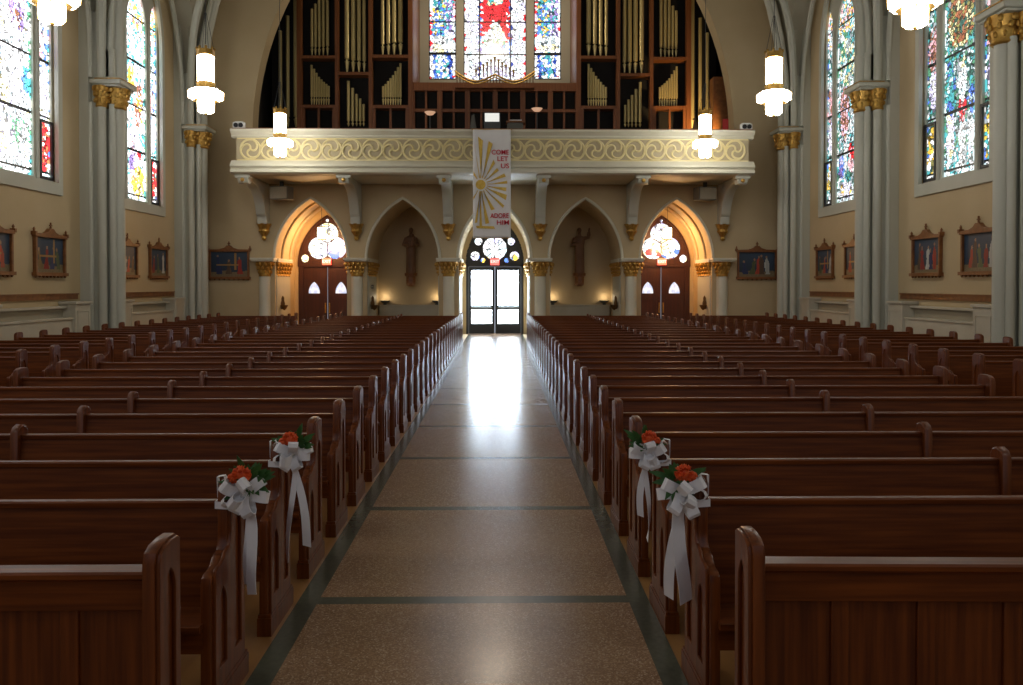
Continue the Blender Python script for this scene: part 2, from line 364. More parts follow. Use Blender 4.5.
# ---- side windows
GLASS_BG = {-1: ('white','white','white','ice','lilac','lemon','white','teal','pink'), 1: ('teal','green','brown','ice','navy','grey','white','teal','gold')}
def side_window(idx, sgn, b, seed):
    gr = np.random.default_rng(seed)
    cas = MB(); zc = 0.0
    cas.plate([pointed(1.62, 4.20, WZS, WRISE+0.16, cx=0), pointed(1.44, 4.50, WZS, WRISE-0.08, cx=0)], 0.10, side_wall(sgn, -0.06))
    cas.plate([pointed(1.52, 4.40, WZS, WRISE+0.02, cx=0), pointed(0.65, 4.57, 9.85, 1.35), pointed(0.24, 4.57, 10.35, 0.62, cx=-1.17), pointed(0.24, 4.57, 10.35, 0.62, cx=1.17),
               circ(0, 11.75, 0.25)], 0.12, side_wall(sgn, 0.10))
    for mx in (-0.79, 0.79):
        cas.add(*MB().lathe([(0.06,4.5),(0.06,10.3)], (0,0,0), 10).__dict__.values(), Matrix.Translation((XC+sgn*(WALL+0.10), mx, 0)))
    # sloping sill
    cas.add(*MB().box(0,0.22,-1.5,1.5,0,0.05).__dict__.values(), Matrix.Translation((XC+sgn*WALL - (0.22 if sgn<0 else 0) , 0, 4.45)))
    o = cas.build('window_%d' % idx, 'stone', loc=(0,b,0)); struct(o)
    G = M['glassL'] if sgn < 0 else M['glassR']; Mx = side_wall(sgn, 0.16)
    bg = GLASS_BG[sgn]
    fl = [('white','ice','lemon'),('red','pink'),('blue','violet'),('teal','green'),('gold','brown')]
    W_ = ('white','white','ice','white')
    SPEC = {
     (-1,18.3): ([(0.25,0.62,0.55,0.13,('brown','violet','lilac','white','pink')),(0.75,0.34,0.3,0.045,('teal','blue','teal')),(-0.2,0.45,0.4,0.1,W_),(0.3,0.16,0.6,0.07,('grey','white','green','lilac')),(-0.5,0.3,0.25,0.1,('white','lemon'))], ('white','white','white','ice','lilac','white','lemon','grey')),
     (-1,24.35): ([(0.0,0.86,0.7,0.06,('green','teal','red','white')),(-0.4,0.56,0.35,0.06,('gold','gold','lemon')),(0.35,0.44,0.4,0.12,('pink','brown','white','gold')),(-0.1,0.28,0.5,0.07,('white','lilac','pink')),(0.4,0.21,0.2,0.03,('red','pink')),(-0.4,0.17,0.3,0.05,('violet','white')),(0.2,0.09,0.7,0.07,('gold','gold','lemon','brown'))], ('white','ice','white','teal','white','grey','white')),
     (1,18.3): ([(-0.15,0.40,0.13,0.022,('pink','lemon')),(-0.1,0.33,0.28,0.075,W_),(-0.1,0.23,0.24,0.05,('red','pink','red')),(-0.1,0.15,0.22,0.05,W_),(0.6,0.36,0.28,0.07,('ice','teal','blue')),(0.65,0.27,0.3,0.05,('teal','teal','blue')),(0.6,0.16,0.26,0.10,('white','lilac','lemon')),(-0.7,0.25,0.22,0.05,('blue','blue','ice')),(-0.65,0.13,0.25,0.06,('white','ice','lilac')),(0,0.56,0.8,0.11,('brown','olive','forest','rust','olive','lemon','forest')),(0,0.05,0.9,0.05,('grey','white','teal','ice'))], ('teal','green','grey','forest','ice','forest')),
     (1,24.35): ([(0.0,0.84,0.7,0.07,('violet','green','teal','pink')),(0,0.66,0.8,0.12,('green','teal','lemon','ice','grey')),(0.2,0.43,0.5,0.12,('brown','pink','brown','lilac')),(0.1,0.22,0.16,0.07,W_),(0.1,0.31,0.1,0.02,('pink','lemon')),(-0.5,0.20,0.3,0.07,('pink','white','red')),(0.55,0.17,0.28,0.06,('violet','blue','lilac')),(-0.2,0.12,0.3,0.03,('teal','green')),(0,0.06,0.6,0.05,('white','lilac','gold'))], ('ice','teal','grey','forest','white','ice')),
    }
    SP, bg = SPEC[sgn, b]
    SIDE = [(0.0,0.12,0.9,0.10,('red','rust','red','white') if sgn < 0 else ('olive','gold','white','teal')),(0,0.34,0.7,0.08,('white','lilac')),(0,0.5,0.8,0.1,('brown','pink','grey') if sgn > 0 else ('pink','white','blue'))]
    bars = [4.73+1.37*k for k in range(5)]
    mosaic('stained_glass', G, 0.65, 4.57, 11.2, 9.85, 1.35, seed, lancet_paint(bg, SP), cell=0.075, lead=0.011, bars=bars, Mx=Mx, parent=o)
    for s2 in (-1, 1):
        mosaic('stained_glass', G, 0.24, 4.57, 10.97, 10.35, 0.62, seed+7+s2, lancet_paint(bg, SIDE, ('teal','white','blue') if sgn > 0 else ('blue','white','teal','white')), cell=0.075, lead=0.011, bars=bars, Mx=Mx, parent=o, cx=1.17*s2)
        MB().plate([rect(1.17*s2-0.27, 4.55, 1.17*s2+0.27, 6.0), rect(1.17*s2-0.21, 4.62, 1.17*s2+0.21, 5.93)], 0.05, side_wall(sgn, 0.07)).build('vent_frame', 'black', o)
    return o
n = 1; protos = {}
for sgn in (-1, 1):
    for b in (18.3, 24.35):
        protos[sgn, b] = side_window(n, sgn, b, 40+n*13); n += 1
    for b in BAYS[:3]:
        r = protos[sgn, 18.3].copy(); COL.objects.link(r); r.name = 'window_%d' % n; r.location = (0,b,0); n += 1
        for ch in protos[sgn, 18.3].children:
            c = ch.copy(); COL.objects.link(c); c.parent = r

# ---- vaulted ceiling
SPR, SPY = 8.2, 8.2
RX = 13.0; HX = 10.45
def zx(x):
    q = RX*RX - (abs(x)+RX-HX)**2
    return SPR + math.sqrt(q) if q > 0 else SPR
RY = (3.0**2 + 5.5**2)/6.0
def zy(d):
    q = RY*RY - (abs(d)+RY-3.0)**2
    return SPY + math.sqrt(q) if q > 0 else SPY
cm = MB(); V = []; Fs = []
ys = np.linspace(-8, 28.3, 150); xs = np.linspace(-11.2, 11.2, 90)
for y in ys:
    d = min((y-b for b in BAYS), key=abs); d = max(-3.0, min(3.0, d))
    for x in xs: V.append((XC+x, y, max(zx(x), zy(d))))
nx = len(xs)
for j in range(len(ys)-1):
    for i in range(nx-1): Fs.append((j*nx+i, j*nx+i+1, (j+1)*nx+i+1, (j+1)*nx+i))
ceil = cm.add(V, Fs).build('ceiling', 'vault'); struct(ceil)
for c in COLS:
    for s in (-1, 1):
        tr = [(XC+s*(WALL-0.76-RX*(1-math.cos(a))), c, SPR+RX*math.sin(a)) for a in np.linspace(0, math.acos((RX-WALL+0.76)/RX), 16)]
        MB().tube(tr, 0.145, 10).build('rib', 'stone', ceil)
        for e in (-1, 1): MB().tube([(p[0]+s*0.08, p[1]+e*0.19, p[2]) for p in tr], 0.08, 8).build('rib', 'stone', ceil)
        for e in (-1, 1):
            if c + 3*e > 28.3: continue
            dg = []; wr = []
            for z in np.linspace(0, 5.4, 16):
                vy = RY - math.sqrt(RY*RY-z*z); ux = RX - math.sqrt(RX*RX-z*z); k = 1-vy/3.0
                dg.append((XC+s*(WALL-0.50-ux*(1+2.0*(1-k))), c+e*(0.30*k+vy), SPR+z))
                wr.append((XC+s*(WALL-0.25+0.17*(1-k)), c+e*(0.43*k+vy), SPR+z))
            MB().tube(dg, 0.125, 8).build('rib', 'stone', ceil); MB().tube(wr, 0.085, 8).build('rib', 'stone', ceil)
# ---- arcade wall at the rear (lower arcade, upper gallery arch)
PX = [XC + 3.31*k for k in (-2.5,-1.5,-0.5,0.5,1.5,2.5)]; AX = [XC + 3.31*k for k in (-2,-1,0,1,2)]
AH, ASP, AR = 1.30, 2.88, 2.17
struct(MB().plate([rect(XC-11.4, 0, XC+11.4, 5.72)] + [pointed(AH, -0.0+0.001, ASP, AR, cx=x) for x in AX], 2.7, at_y(YW)).build('wall_rear', 'plaster', smooth=False))
struct(MB().plate([rect(XC-11.4, 5.72, XC+11.4, 21), pointed(8.70, 5.75, 7.45, 10.7, 28, XC)], 0.62, at_y(YW)).build('wall_gallery_arch', 'plaster', smooth=False))
# outer face strips that close the arcade behind the niches
for k in (1, 3):
    struct(MB().box(AX[k]-1.5, AX[k]+1.5, 30.98, 31.15, 0, 5.6).build('wall_niche', 'plaster'))
wg = MB().plate([rect(XC-10, 5.72, XC+10, 21), pointed(0.59, pix(442,79.5,34)[1], 16.5, 1.0, cx=pix(442.5,40,34)[0]), pointed(1.36, pix(495,81,34)[1], 16.5, 2.0, cx=pix(495,40,34)[0]),
                 pointed(0.59, pix(547,79.5,34)[1], 16.5, 1.0, cx=pix(547.5,40,34)[0])], 0.4, at_y(34)).build('wall_organ_loft', 'vault', smooth=False); struct(wg)
struct(MB().box(XC-9.6, XC+9.6, 29.2, 34.2, 5.55, 5.75).build('floor_gallery', 'oak_dark'))
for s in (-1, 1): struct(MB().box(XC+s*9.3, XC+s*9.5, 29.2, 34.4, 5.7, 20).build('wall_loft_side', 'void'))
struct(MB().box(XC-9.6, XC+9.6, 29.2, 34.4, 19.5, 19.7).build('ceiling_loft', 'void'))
struct(MB().box(XC-11.4, XC+11.4, -8.2, -8.0, 0, 3.5).build('wall_chancel', 'plaster'))
# arch mouldings
for k, x in enumerate(AX):
    pts = pointed(AH+0.03, 2.9, ASP, AR+0.04, 14, x)[1:] + [(x-AH-0.03, 2.9)]
    struct(MB().tube([(p[0], YW-0.01, p[1]) for p in pts], 0.055, 8).build('trim_%d' % (7+k), 'cream'))
for k in (0, 4):
    for yy in (29.1, 30.2):
        pts = pointed(AH-0.02, 2.9, ASP, AR-0.03, 14, AX[k])[1:] + [(AX[k]-AH+0.02, 2.9)]
        struct(MB().tube([(p[0], yy, p[1]) for p in pts], 0.06, 8).build('trim_%d' % (12+k+(yy > 30)), 'plaster'))
# piers: engaged column with gilded capital, and imposts running back into the reveal
lobes = lambda a, z: 1 + 0.10*math.cos(8*a)*(0.4+0.6*math.sin(6*z*PI)**2)
names_p = ['by the left picture','between the left porch and left niche','left of the glass doors','right of the glass doors','between the right niche and right porch','by the right picture']
for k, x in enumerate(PX):
    p = thing('arcade_column', 'short white engaged column with gilded capital, '+names_p[k], 'column', (x, YW-0.02, 0), 0, 'columns of the rear arcade', 'structure')
    MB().lathe([(0.30,0),(0.30,0.3),(0.24,0.36),(0.205,0.42),(0.20,2.3)], n=20).build('shaft', 'cream', p)
    g = MB().lathe([(0.21,2.26),(0.22,2.30),(0.21,2.36),(0.23,2.5),(0.25,2.62),(0.33,2.79)], n=24)
    for tier, (zz, rr, bb, nb) in enumerate(((2.42,0.225,0.055,10),(2.56,0.25,0.065,10),(2.70,0.29,0.075,10))):
        for q_ in range(nb):
            a = 2*PI*(q_+0.5*tier)/nb; g.ball((rr*math.cos(a), rr*math.sin(a), zz), (bb*0.8,bb*0.8,bb*1.2), 6, 5)
    g.build('capital', 'gold', p)
    MB().box(-0.40,0.40,-0.36,0.10,2.79,2.84).box(-0.43,0.43,-0.40,0.10,2.84,2.92).build('abacus', 'cream', p, bevel=0.012)
    for s in (-1, 1):
        if (k == 0 and s < 0) or (k == 5 and s > 0): continue
        xx = s*(3.31/2-AH)
        q = MB()
        for j in range(5):
            yc = 0.36+j*0.36; q.lathe([(0.17,2.27),(0.18,2.31),(0.16,2.36),(0.18,2.55),(0.25,2.79)], (xx-s*0.10, yc, 0), 16)
            for (zz, rr, bb) in ((2.42,0.18,0.05),(2.56,0.20,0.06),(2.70,0.24,0.068)):
                for h_ in range(8): q.ball((xx-s*0.10+rr*math.cos(h_*PI/4), yc+rr*math.sin(h_*PI/4), zz), (bb*0.8,bb*0.8,bb*1.2), 6, 5)
        q.build('jamb_capital', 'gold', p)
        MB().box(min(xx-s*0.2,xx+s*0.10), max(xx-s*0.2,xx+s*0.10), 0.1, 2.05, 2.79, 2.92).build('jamb_impost', 'cream', p)
        MB().box(min(xx-s*0.2,xx+s*0.035), max(xx-s*0.2,xx+s*0.035), 0.14, 1.95, 0, 2.3).build('jamb_shaft', 'stone', p, bevel=0.02)

# ---- clustered wall columns
def cluster(sgn, cy, label):
    p = thing('wall_column', label, 'column', (XC+sgn*WALL, cy, 0), 0, 'clustered columns along the side walls', 'structure')
    d = -sgn
    bx = lambda mb, x0, x1, y0, y1, z0, z1: mb.box(min(d*x0,d*x1), max(d*x0,d*x1), y0, y1, z0, z1)
    def bundle(z0, z1, k=1.0):
        mb = MB(); bx(mb, -0.05, 0.24*k, -0.50, 0.50, z0, z1); bx(mb, -0.05, 0.48*k, -0.35, 0.35, z0, z1); bx(mb, -0.05, 0.74*k, -0.13, 0.13, z0, z1)
        for (u, v, r) in ((0.25,0.43,0.075),(0.25,-0.43,0.075),(0.50,0.32,0.115),(0.50,-0.32,0.115),(0.72,0.19,0.085),(0.72,-0.19,0.085),(0.80,0,0.145)):
            mb.lathe([(r*k, z0), (r*k, z1)], (d*u*k, v, 0), 16)
        return mb
    bundle(0.0, 6.78).build('shaft', 'stone', p)
    c_ = MB(); bx(c_, -0.05, 0.24, -0.495, 0.495, 6.7, 10.8); bx(c_, -0.05, 0.47, -0.33, 0.33, 6.7, 9.2); bx(c_, -0.05, 0.70, -0.13, 0.13, 6.7, 9.0); c_.build('core', 'stone', p)
    b = MB(); bx(b, -0.05, 1.06, -0.55, 0.55, 0, 0.35); b.build('plinth', 'stone', p, bevel=0.03)
    g = MB()
    for (u, v, r) in ((0.50,0.30,0.15),(0.50,-0.30,0.15),(0.76,0,0.235)):
        g.lathe([(r*0.92,6.670),(r*1.04,6.700),(r*0.96,6.750),(r*1.10,6.890),(r*1.05,7.000),(r*1.12,7.0),(r*1.32,7.230)], (d*u, v, 0), 24)
        for tier, (zz, rr, bb, nb) in enumerate(((6.850,1.08,0.055,9),(7.010,1.16,0.062,9),(7.150,1.30,0.07,8))):
            for q in range(nb):
                a = 2*PI*(q+0.5*tier)/nb
                g.ball((d*u+r*rr*math.cos(a), v+r*rr*math.sin(a), zz), (bb*0.8,bb*0.8,bb*1.15), 6, 5)
    g.build('capital', 'gold', p)
    a = MB(); bx(a, 0.30, 1.02, -0.44, 0.44, 7.210, 7.270); bx(a, 0.24, 1.08, -0.48, 0.48, 7.270, 7.400); bx(a, 0.28, 1.04, -0.45, 0.45, 7.400, 7.460)
    a.build('abacus', 'stone', p, bevel=0.03)
    e = MB(); bx(e, 0.4, 1.09, -0.49, 0.49, 7.395, 7.415); e.build('gilt_edge', 'gold', p)
    bundle(7.44, 8.25, 1.0).build('upper_shaft', 'stone', p)
    return p
side_n = {-1:'left', 1:'right'}
for sgn in (-1, 1):
    for cy, where in ((15.3,'nearest the camera'), (21.3,'between its two windows'), (27.3,'in the rear corner')):
        if sgn < 0 and cy == 15.3: where = 'in front of its windows'
        cluster(sgn, cy, 'grey-green clustered column with gilded capital on the %s wall, %s' % (side_n[sgn], where))
# ---- porch doors and glass
def porch_wood(idx, x, where):
    d = thing('door_%d' % idx, 'pair of red-brown wooden doors under a trefoil window, %s' % where, 'door', (x, 31.0, 0), 0, None, 'structure')
    for s in (-1, 1):
        lx0, lx1 = (0.015, 1.0) if s > 0 else (-1.0, -0.015)
        c = s*0.53
        tri = [(c + 0.25*math.sin(q)*(1 - 0.0), 1.72 + 0.0) for q in ()]
        hole = pointed(0.22, 1.62, 1.66, 0.42, 8, c)
        leaf = MB().plate([rect(lx0, 0.02, lx1, 2.66), hole], 0.07, at_y(-0.02)).plate([rect(lx0+0.1, 0.15, lx1-0.1, 1.4), rect(lx0+0.16, 0.21, lx1-0.16, 1.34)], 0.02, at_y(-0.035)).build('door_leaf', 'door_wood', d)
        MB().plate([hole], 0.01, at_y(0.02)).build('pane', 'doorlight', leaf)
        MB().box(s*0.08-0.025, s*0.08+0.025, -0.06, -0.02, 0.85, 1.25).tube([(s*0.08,-0.06,0.95),(s*0.08,-0.10,0.97),(s*0.08,-0.10,1.13),(s*0.08,-0.06,1.15)], 0.012, 6).build('handle', 'gold', leaf)
    MB().plate([[(-1.3,0),(-1.3,2.88)]+[(1.3-2*0,0)][:0]+list(reversed(pointed(1.31,0,ASP,AR+.02)[2:]))[0:0]+pointed(1.31,0.0,ASP,AR+0.02)[::-1][0:0]+pointed(1.31,0.0,ASP,AR+0.02)[1:]+[(-1.31,0.0)]][0:0] or [pointed(1.31,0.0,ASP,AR+0.02), pointed(1.14,0.005,2.72,1.98)], 0.15, at_y(-0.04)).build('surround', 'plaster', d)
    MB().plate([pointed(1.15,0.0,2.72,1.98), pointed(1.02,0.01,2.66,0.02)], 0.1, at_y(-0.05)).build('frame', 'door_wood', d) if False else None
    # tympanum with trefoil and small rounds
    tre = []
    for k in range(72):
        a = PI/2 + 2*PI*k/72
        best = 0
        for j in range(3):
            b = PI/2 + 2*PI*j/3; cxx, cyy, R = 0.37*math.cos(b), 0.37*math.sin(b), 0.43
            dd = cxx*math.cos(a)+cyy*math.sin(a); disc = R*R-(0.37*0.37-dd*dd)
            if disc > 0: best = max(best, dd+math.sqrt(disc))
        tre.append((best*math.cos(a), 3.60+best*math.sin(a)))
    ty = MB().plate([pointed(1.16,2.70,2.74,1.98), tre, circ(-0.88,3.0,0.15), circ(0.88,3.0,0.15), circ(0,4.5,0.06)], 0.09, at_y(-0.04))
    ty.plate([pointed(1.16,2.70,2.74,1.98), pointed(1.06,2.79,2.80,1.83)], 0.06, at_y(-0.08)).box(-1.15,1.15,-0.07,0.06,2.66,2.74)
    ty.tube([(0,-0.03,3.60),(0,-0.03,3.22)],0.02,6).tube([(0,-0.03,3.6),(0.33,-0.03,3.79)],0.02,6).tube([(0,-0.03,3.6),(-0.33,-0.03,3.79)],0.02,6)
    for s in (-1,1): ty.box(s*1.04-0.09, s*1.04+0.09, -0.06, 0.06, 0, 2.7)
    t = ty.build('tympanum', 'door_wood', d)
    def pf(u, tt, g):
        if abs(u) > 0.68: return pick(g, ('white','lemon','lemon'))
        if tt < 0.28: return pick(g, ('white','ice','lilac','red','blue','white'))
        return pick(g, ('white','white','ice','lilac','lemon'))
    mosaic('tympanum_glass', M['glassD'], 1.08, 2.76, 4.66, 2.76, 1.9, 90+idx, pf, cell=0.2, res=0.03, lead=0.02, Mx=at_y(0.02), parent=t)
    return d
porch_wood(2, AX[0], 'left porch'); porch_wood(3, AX[4], 'right porch')
d = thing('door_1', 'black framed double glass doors glowing with daylight at aisle end', 'door', (AX[2], 31.0, 0), 0, None, 'structure')
MB().plate([pointed(1.31,0.0,ASP,AR+0.02), pointed(1.14,0.005,2.78,1.95)], 0.15, at_y(-0.04)).build('surround', 'plaster', d)
fr = MB().box(-1.14,-1.04,-0.06,0.08,0,2.78).box(1.04,1.14,-0.06,0.08,0,2.78).box(-1.14,1.14,-0.06,0.08,2.68,2.80)
fr.build('frame', 'black', d)
for s in (-1, 1):
    x0, x1 = sorted((s*0.02, s*1.03))
    lf = MB().plate([rect(x0,0.02,x1,2.67), rect(x0+0.10,1.13,x1-0.10,2.53), rect(x0+0.10,0.42,x1-0.10,0.97)], 0.06, at_y(-0.03)).build('door_leaf', 'black', d)
    MB().box(x0+0.08,x1-0.08,0.0,0.01,1.10,2.55).build('pane', 'daylight', lf)
    MB().box(x0+0.08,x1-0.08,0.0,0.01,0.40,1.0).build('pane', 'daylow', lf)
    MB().tube([(x0+0.08,-0.09,1.05),(x1-0.08,-0.09,1.05)],0.02,8).build('push_bar', 'grey', lf)
tm = MB().plate([pointed(1.16,2.76,2.80,1.95), circ(0,3.40,0.47), circ(-0.78,3.10,0.18), circ(0.78,3.10,0.18), circ(-0.65,3.68,0.15), circ(0.65,3.68,0.15), circ(0,4.12,0.18), circ(-0.47,2.93,0.09), circ(0.47,2.93,0.09)], 0.08, at_y(-0.04))
for j in range(8):
    a = j*PI/4; tm.tube([(0.10*math.cos(a),-0.02,3.35+0.10*math.sin(a)),(0.47*math.cos(a),-0.02,3.40+0.47*math.sin(a))],0.018,6)
tm = tm.build('tympanum', 'black', d)
mosaic('tympanum_glass', M['glassD'], 1.1, 2.80, 4.66, 2.8, 1.86, 77, lambda u,t,g: pick(g, ('white','white','ice','lilac','white','blue' if t<.2 else 'white','gold' if t<.3 else 'white')), cell=0.17, res=0.03, lead=0.02, Mx=at_y(0.02), parent=tm)

# ------------------------------------------------------------------ gallery balcony
YB = 25.85
bal = thing('balcony', 'long cream gallery balcony with swirling relief panel across the rear', 'balcony', (XC, YB, -0.07))
HB = 8.47
MB().box(-HB+0.1, HB-0.1, 0.15, 2.44, 5.66, 5.86).build('deck', 'cream', bal)
prof_top = [(0.0,6.86),(-0.05,6.90),(-0.05,6.95),(-0.12,7.02),(-0.17,7.06),(-0.17,7.13),(0.22,7.13),(0.22,6.86)]
prof_low = [(0.0,6.12),(-0.05,6.10),(-0.16,5.98),(-0.20,5.95),(-0.20,5.90),(-0.10,5.87),(-0.10,5.82),(-0.17,5.79),(-0.17,5.72),(-0.08,5.66),(0.3,5.66),(0.3,6.12)]
ext = Matrix(((0,0,1,0),(1,0,0,0),(0,1,0,0),(0,0,0,1)))
def run(prof, half): return plate_data([prof], 2*half)
MB().add(*run(prof_top, HB+0.15), Matrix.Translation((-HB-0.15,0,0)) @ ext).build('top_moulding', 'cream', bal)
MB().add(*run(prof_low, HB+0.15), Matrix.Translation((-HB-0.15,0,0)) @ ext).build('lower_moulding', 'cream', bal)
MB().box(-HB-0.1, HB+0.1, -0.12, 0.22, 7.13, 7.165).build('wooden_cap', 'frame_wood', bal)
MB().box(-HB, HB, 0.03, 0.18, 6.1, 6.9).box(-HB,-HB+0.15,0.1,2.4,5.7,6.95).box(HB-0.15,HB,0.1,2.4,5.7,6.95).build('panel', 'panel', bal)
q = MB(); ncirc = 25; stp = 0.668
for k in range(ncirc):
    cx, cz, R = (k-(ncirc-1)/2)*stp, 6.49, 0.325
    q.tube([(cx+R*math.cos(a), 0.02, cz+R*math.sin(a)) for a in np.linspace(0,2*PI,28)[:-1]], 0.038, 6, True)
    for j in range(3):
        a0 = PI/2 + j*2*PI/3 + 0.3
        pts = []
        for t in np.linspace(0,1,10):
            rr = R*t; a = a0 + 1.9*t*t - 0.4
            pts.append((cx+rr*math.cos(a), 0.015, cz+rr*math.sin(a)))
        q.tube(pts, 0.036, 6)
q.box(-HB+0.02,HB-0.02,-0.005,0.04,6.825,6.86).box(-HB+0.02,HB-0.02,-0.005,0.04,6.12,6.155)
q.build('swirl_relief', 'trace', bal)
for k, x in enumerate(PX):
    prof = [(0.02,5.66),(0.02,5.50),(0.08,5.40),(0.2,5.36),(0.34,5.40),(0.45,5.46),(0.95,5.42),(1.35,5.30),(1.65,5.08),(1.84,4.82),(1.93,4.6),(1.98,4.52),(2.06,4.46),(2.10,4.2),(2.45,4.2),(2.45,5.66)]
    br = MB().plate([prof], 0.34, Matrix.Translation((x-XC-0.17,0,0)) @ ext, bevel=0.02).box(x-XC-0.24,x-XC+0.24,-0.02,0.3,5.56,5.66).build('bracket', 'stone', bal)
    MB().lathe([(0.03,3.62),(0.09,3.68),(0.07,3.76),(0.14,3.88),(0.19,3.95),(0.17,4.02),(0.23,4.16),(0.26,4.22)], (x-XC,2.34,0), 40, mod=lobes).build('corbel', 'gold', br)
    MB().ball((x-XC,-0.0,5.49),(0.07,0.04,0.07)).build('boss', 'gold', br)
# small things on and under it
for s in (-1, 1):
    e = thing('emergency_light', 'white twin-lamp emergency light on %s end of the balcony' % side_n[s], 'emergency light', (XC+s*8.38, YB+0.02, 7.095), 0, 'emergency lights')
    MB().plate([[(-0.2,0),(0.2,0),(0.2,0.19),(0.12,0.23),(-0.12,0.23),(-0.2,0.19)]], 0.1, at_y(-0.05), bevel=0.01).build('case', 'offwhite', e)
    for t in (-1,1):
        MB().lathe([(0.065,0),(0.075,0.05)], n=14, Mx=Matrix.Translation((t*0.08,-0.05,0.10)) @ Matrix.Rotation(PI/2,4,'X')).build('lamp_head', 'black', e)
    sp = thing('loudspeaker', 'grey box loudspeaker under %s end of the balcony' % side_n[s], 'speaker', (XC+s*7.48, 27.6, 4.95), s*0.25, 'gallery loudspeakers')
    MB().box(-0.34,0.34,-0.2,0.25,0.0,0.46).build('cabinet', 'grey', sp, bevel=0.02)
    MB().box(-0.31,0.31,-0.22,-0.2,0.03,0.43).build('speaker_grille', 'grille', sp)
    MB().box(-0.06,0.06,-0.02,0.06,0.46,0.665).build('mount', 'dgrey', sp)
# banner
bn = thing('banner', 'white banner with gold sun rays and red words hanging from balcony', 'banner', (0,0,0))
def bpx(cx_, cy_): return pix(460+cx_/4.886, 110+cy_/4.886, 25.6)
x0, zt = bpx(63, 95); x1, zb = bpx(248, 625)
wv = lambda x, z: 25.60 + 0.012*math.sin((z)*2.2+x*3) - (0.0)
V = []; Fs = []; nxx, nzz = 14, 40
for j in range(nzz+1):
    for i in range(nxx+1):
        x = x0+(x1-x0)*i/nxx; z = zt+(zb-zt)*j/nzz; V.append((x, wv(x,z), z))
for j in range(nzz):
    for i in range(nxx): Fs.append((j*(nxx+1)+i, j*(nxx+1)+i+1, (j+1)*(nxx+1)+i+1, (j+1)*(nxx+1)+i))
c = MB().add(V, Fs).build('cloth', 'banner', bn); sm = c.modifiers.new('t','SOLIDIFY'); sm.thickness = 0.006
MB().tube([(x0-0.04,25.62,zt),(x1+0.04,25.62,zt)],0.018,8).tube([(x0,25.60,zb),(x1,25.60,zb)],0.014,8).build('rod', 'gold', bn)
ry = MB(); c0 = (101,365)
rays = [((88,130),(112,150)),((140,152),(160,165)),((164,243),(171,262)),((181,283),(190,296)),((216,310),(224,326)),((230,346),(231,360)),((227,379),(225,398)),((229,415),(224,441)),
        ((216,466),(210,480)),((170,485),(152,490)),((143,553),(124,558)),((108,568),(95,568)),((84,550),(72,553)),((66,440),(65,425)),((66,300),(66,318)),((68,160),(74,190))]
for a, b in rays:
    ax, az = (a[0]+b[0])/2-c0[0], (a[1]+b[1])/2-c0[1]; L = math.hypot(ax, az); st = 32/L
    m0 = (c0[0]+ax*st, c0[1]+az*st); nxn, nzn = -az/L*2.2, ax/L*2.2
    poly = [bpx(m0[0]+nxn, m0[1]+nzn), bpx(*a), bpx(*b), bpx(m0[0]-nxn, m0[1]-nzn)]
    ry.plate([poly], 0.006, at_y(25.575))
cz = bpx(*c0); ry.plate([circ(cz[0], cz[1], 0.16, 24)], 0.008, at_y(25.572))
ry.plate([[bpx(78,566), bpx(165,568), bpx(172,581), bpx(82,578)]], 0.006, at_y(25.575))
ry.build('sun_rays', 'goldcloth', bn)
tx = MB()
for word, cx_, cy_, sz, wid in (('COME',197,208,0.23,84),('LET',209,240,0.23,52),('US',220,275,0.23,40),('ADORE',193,518,0.23,90),('HIM',210,551,0.23,60)):
    V, Fs = text_data(word, sz, 0.003); xs_ = [v[0] for v in V]; wd = max(xs_)-min(xs_)
    X, Z = bpx(cx_, cy_); k = (wid/4.886*25.6/F)/wd
    tx.add(V, Fs, Matrix.Translation((X-(max(xs_)+min(xs_))/2*k, 25.573, Z)) @ Matrix(((k,0.0,0,0),(0,0,-1,0),(0,0.95,0,0),(0,0,0,1))))
tx.build('lettering', 'redcloth', bn)

# ------------------------------------------------------------------ pipe organ
YO = 31.3
org = thing('pipe_organ', 'tall dark wooden pipe organ case with gold pipes around the window', 'organ', (0,0,0))
XM = pix(494.7, 60, YO)[0]
def ox(px): return pix(px, 60, YO)[0]
def oz(py): return pix(495, py, YO)[1]
ZT = 16.0
cs = MB(); bk = MB(); pn = MB()
for s in (-1, 1):
    fx = lambda px: XM + s*(XM-ox(px))
    bx = lambda mb, pa, pb, ya, yb, za, zb: mb.box(min(fx(pa),fx(pb)), max(fx(pa),fx(pb)), ya, yb, min(za,zb), max(za,zb))
    for pa, pb in ((297.5,302),(335.5,339),(369,372.6),(408.5,413)): bx(cs, pa, pb, YO-0.12, YO+0.15, 5.75, ZT)
    for pa, pb, y in ((302,335.5,58.5),(302,335.5,107.5),(372.6,408.5,57.5),(372.6,408.5,107.5),(339,369,74.8)): bx(cs, pa, pb, YO-0.12, YO+0.35, oz(y)-0.06, oz(y)+0.06)
    for pa, pb in ((302,335.5),(372.6,408.5)):
        bx(cs, pa, pa+3, YO-0.08, YO+0.05, 5.75, oz(108)); bx(cs, pb-3, pb, YO-0.08, YO+0.05, 5.75, oz(108)); m_ = (pa+pb)/2; bx(cs, m_-1, m_+1, YO-0.08, YO+0.05, 5.75, oz(108))
    bx(bk, 268, 410, YO+0.5, YO+0.6, 5.75, ZT+2); bx(cs, 409, 413, YO, 33.98, 5.75, ZT)
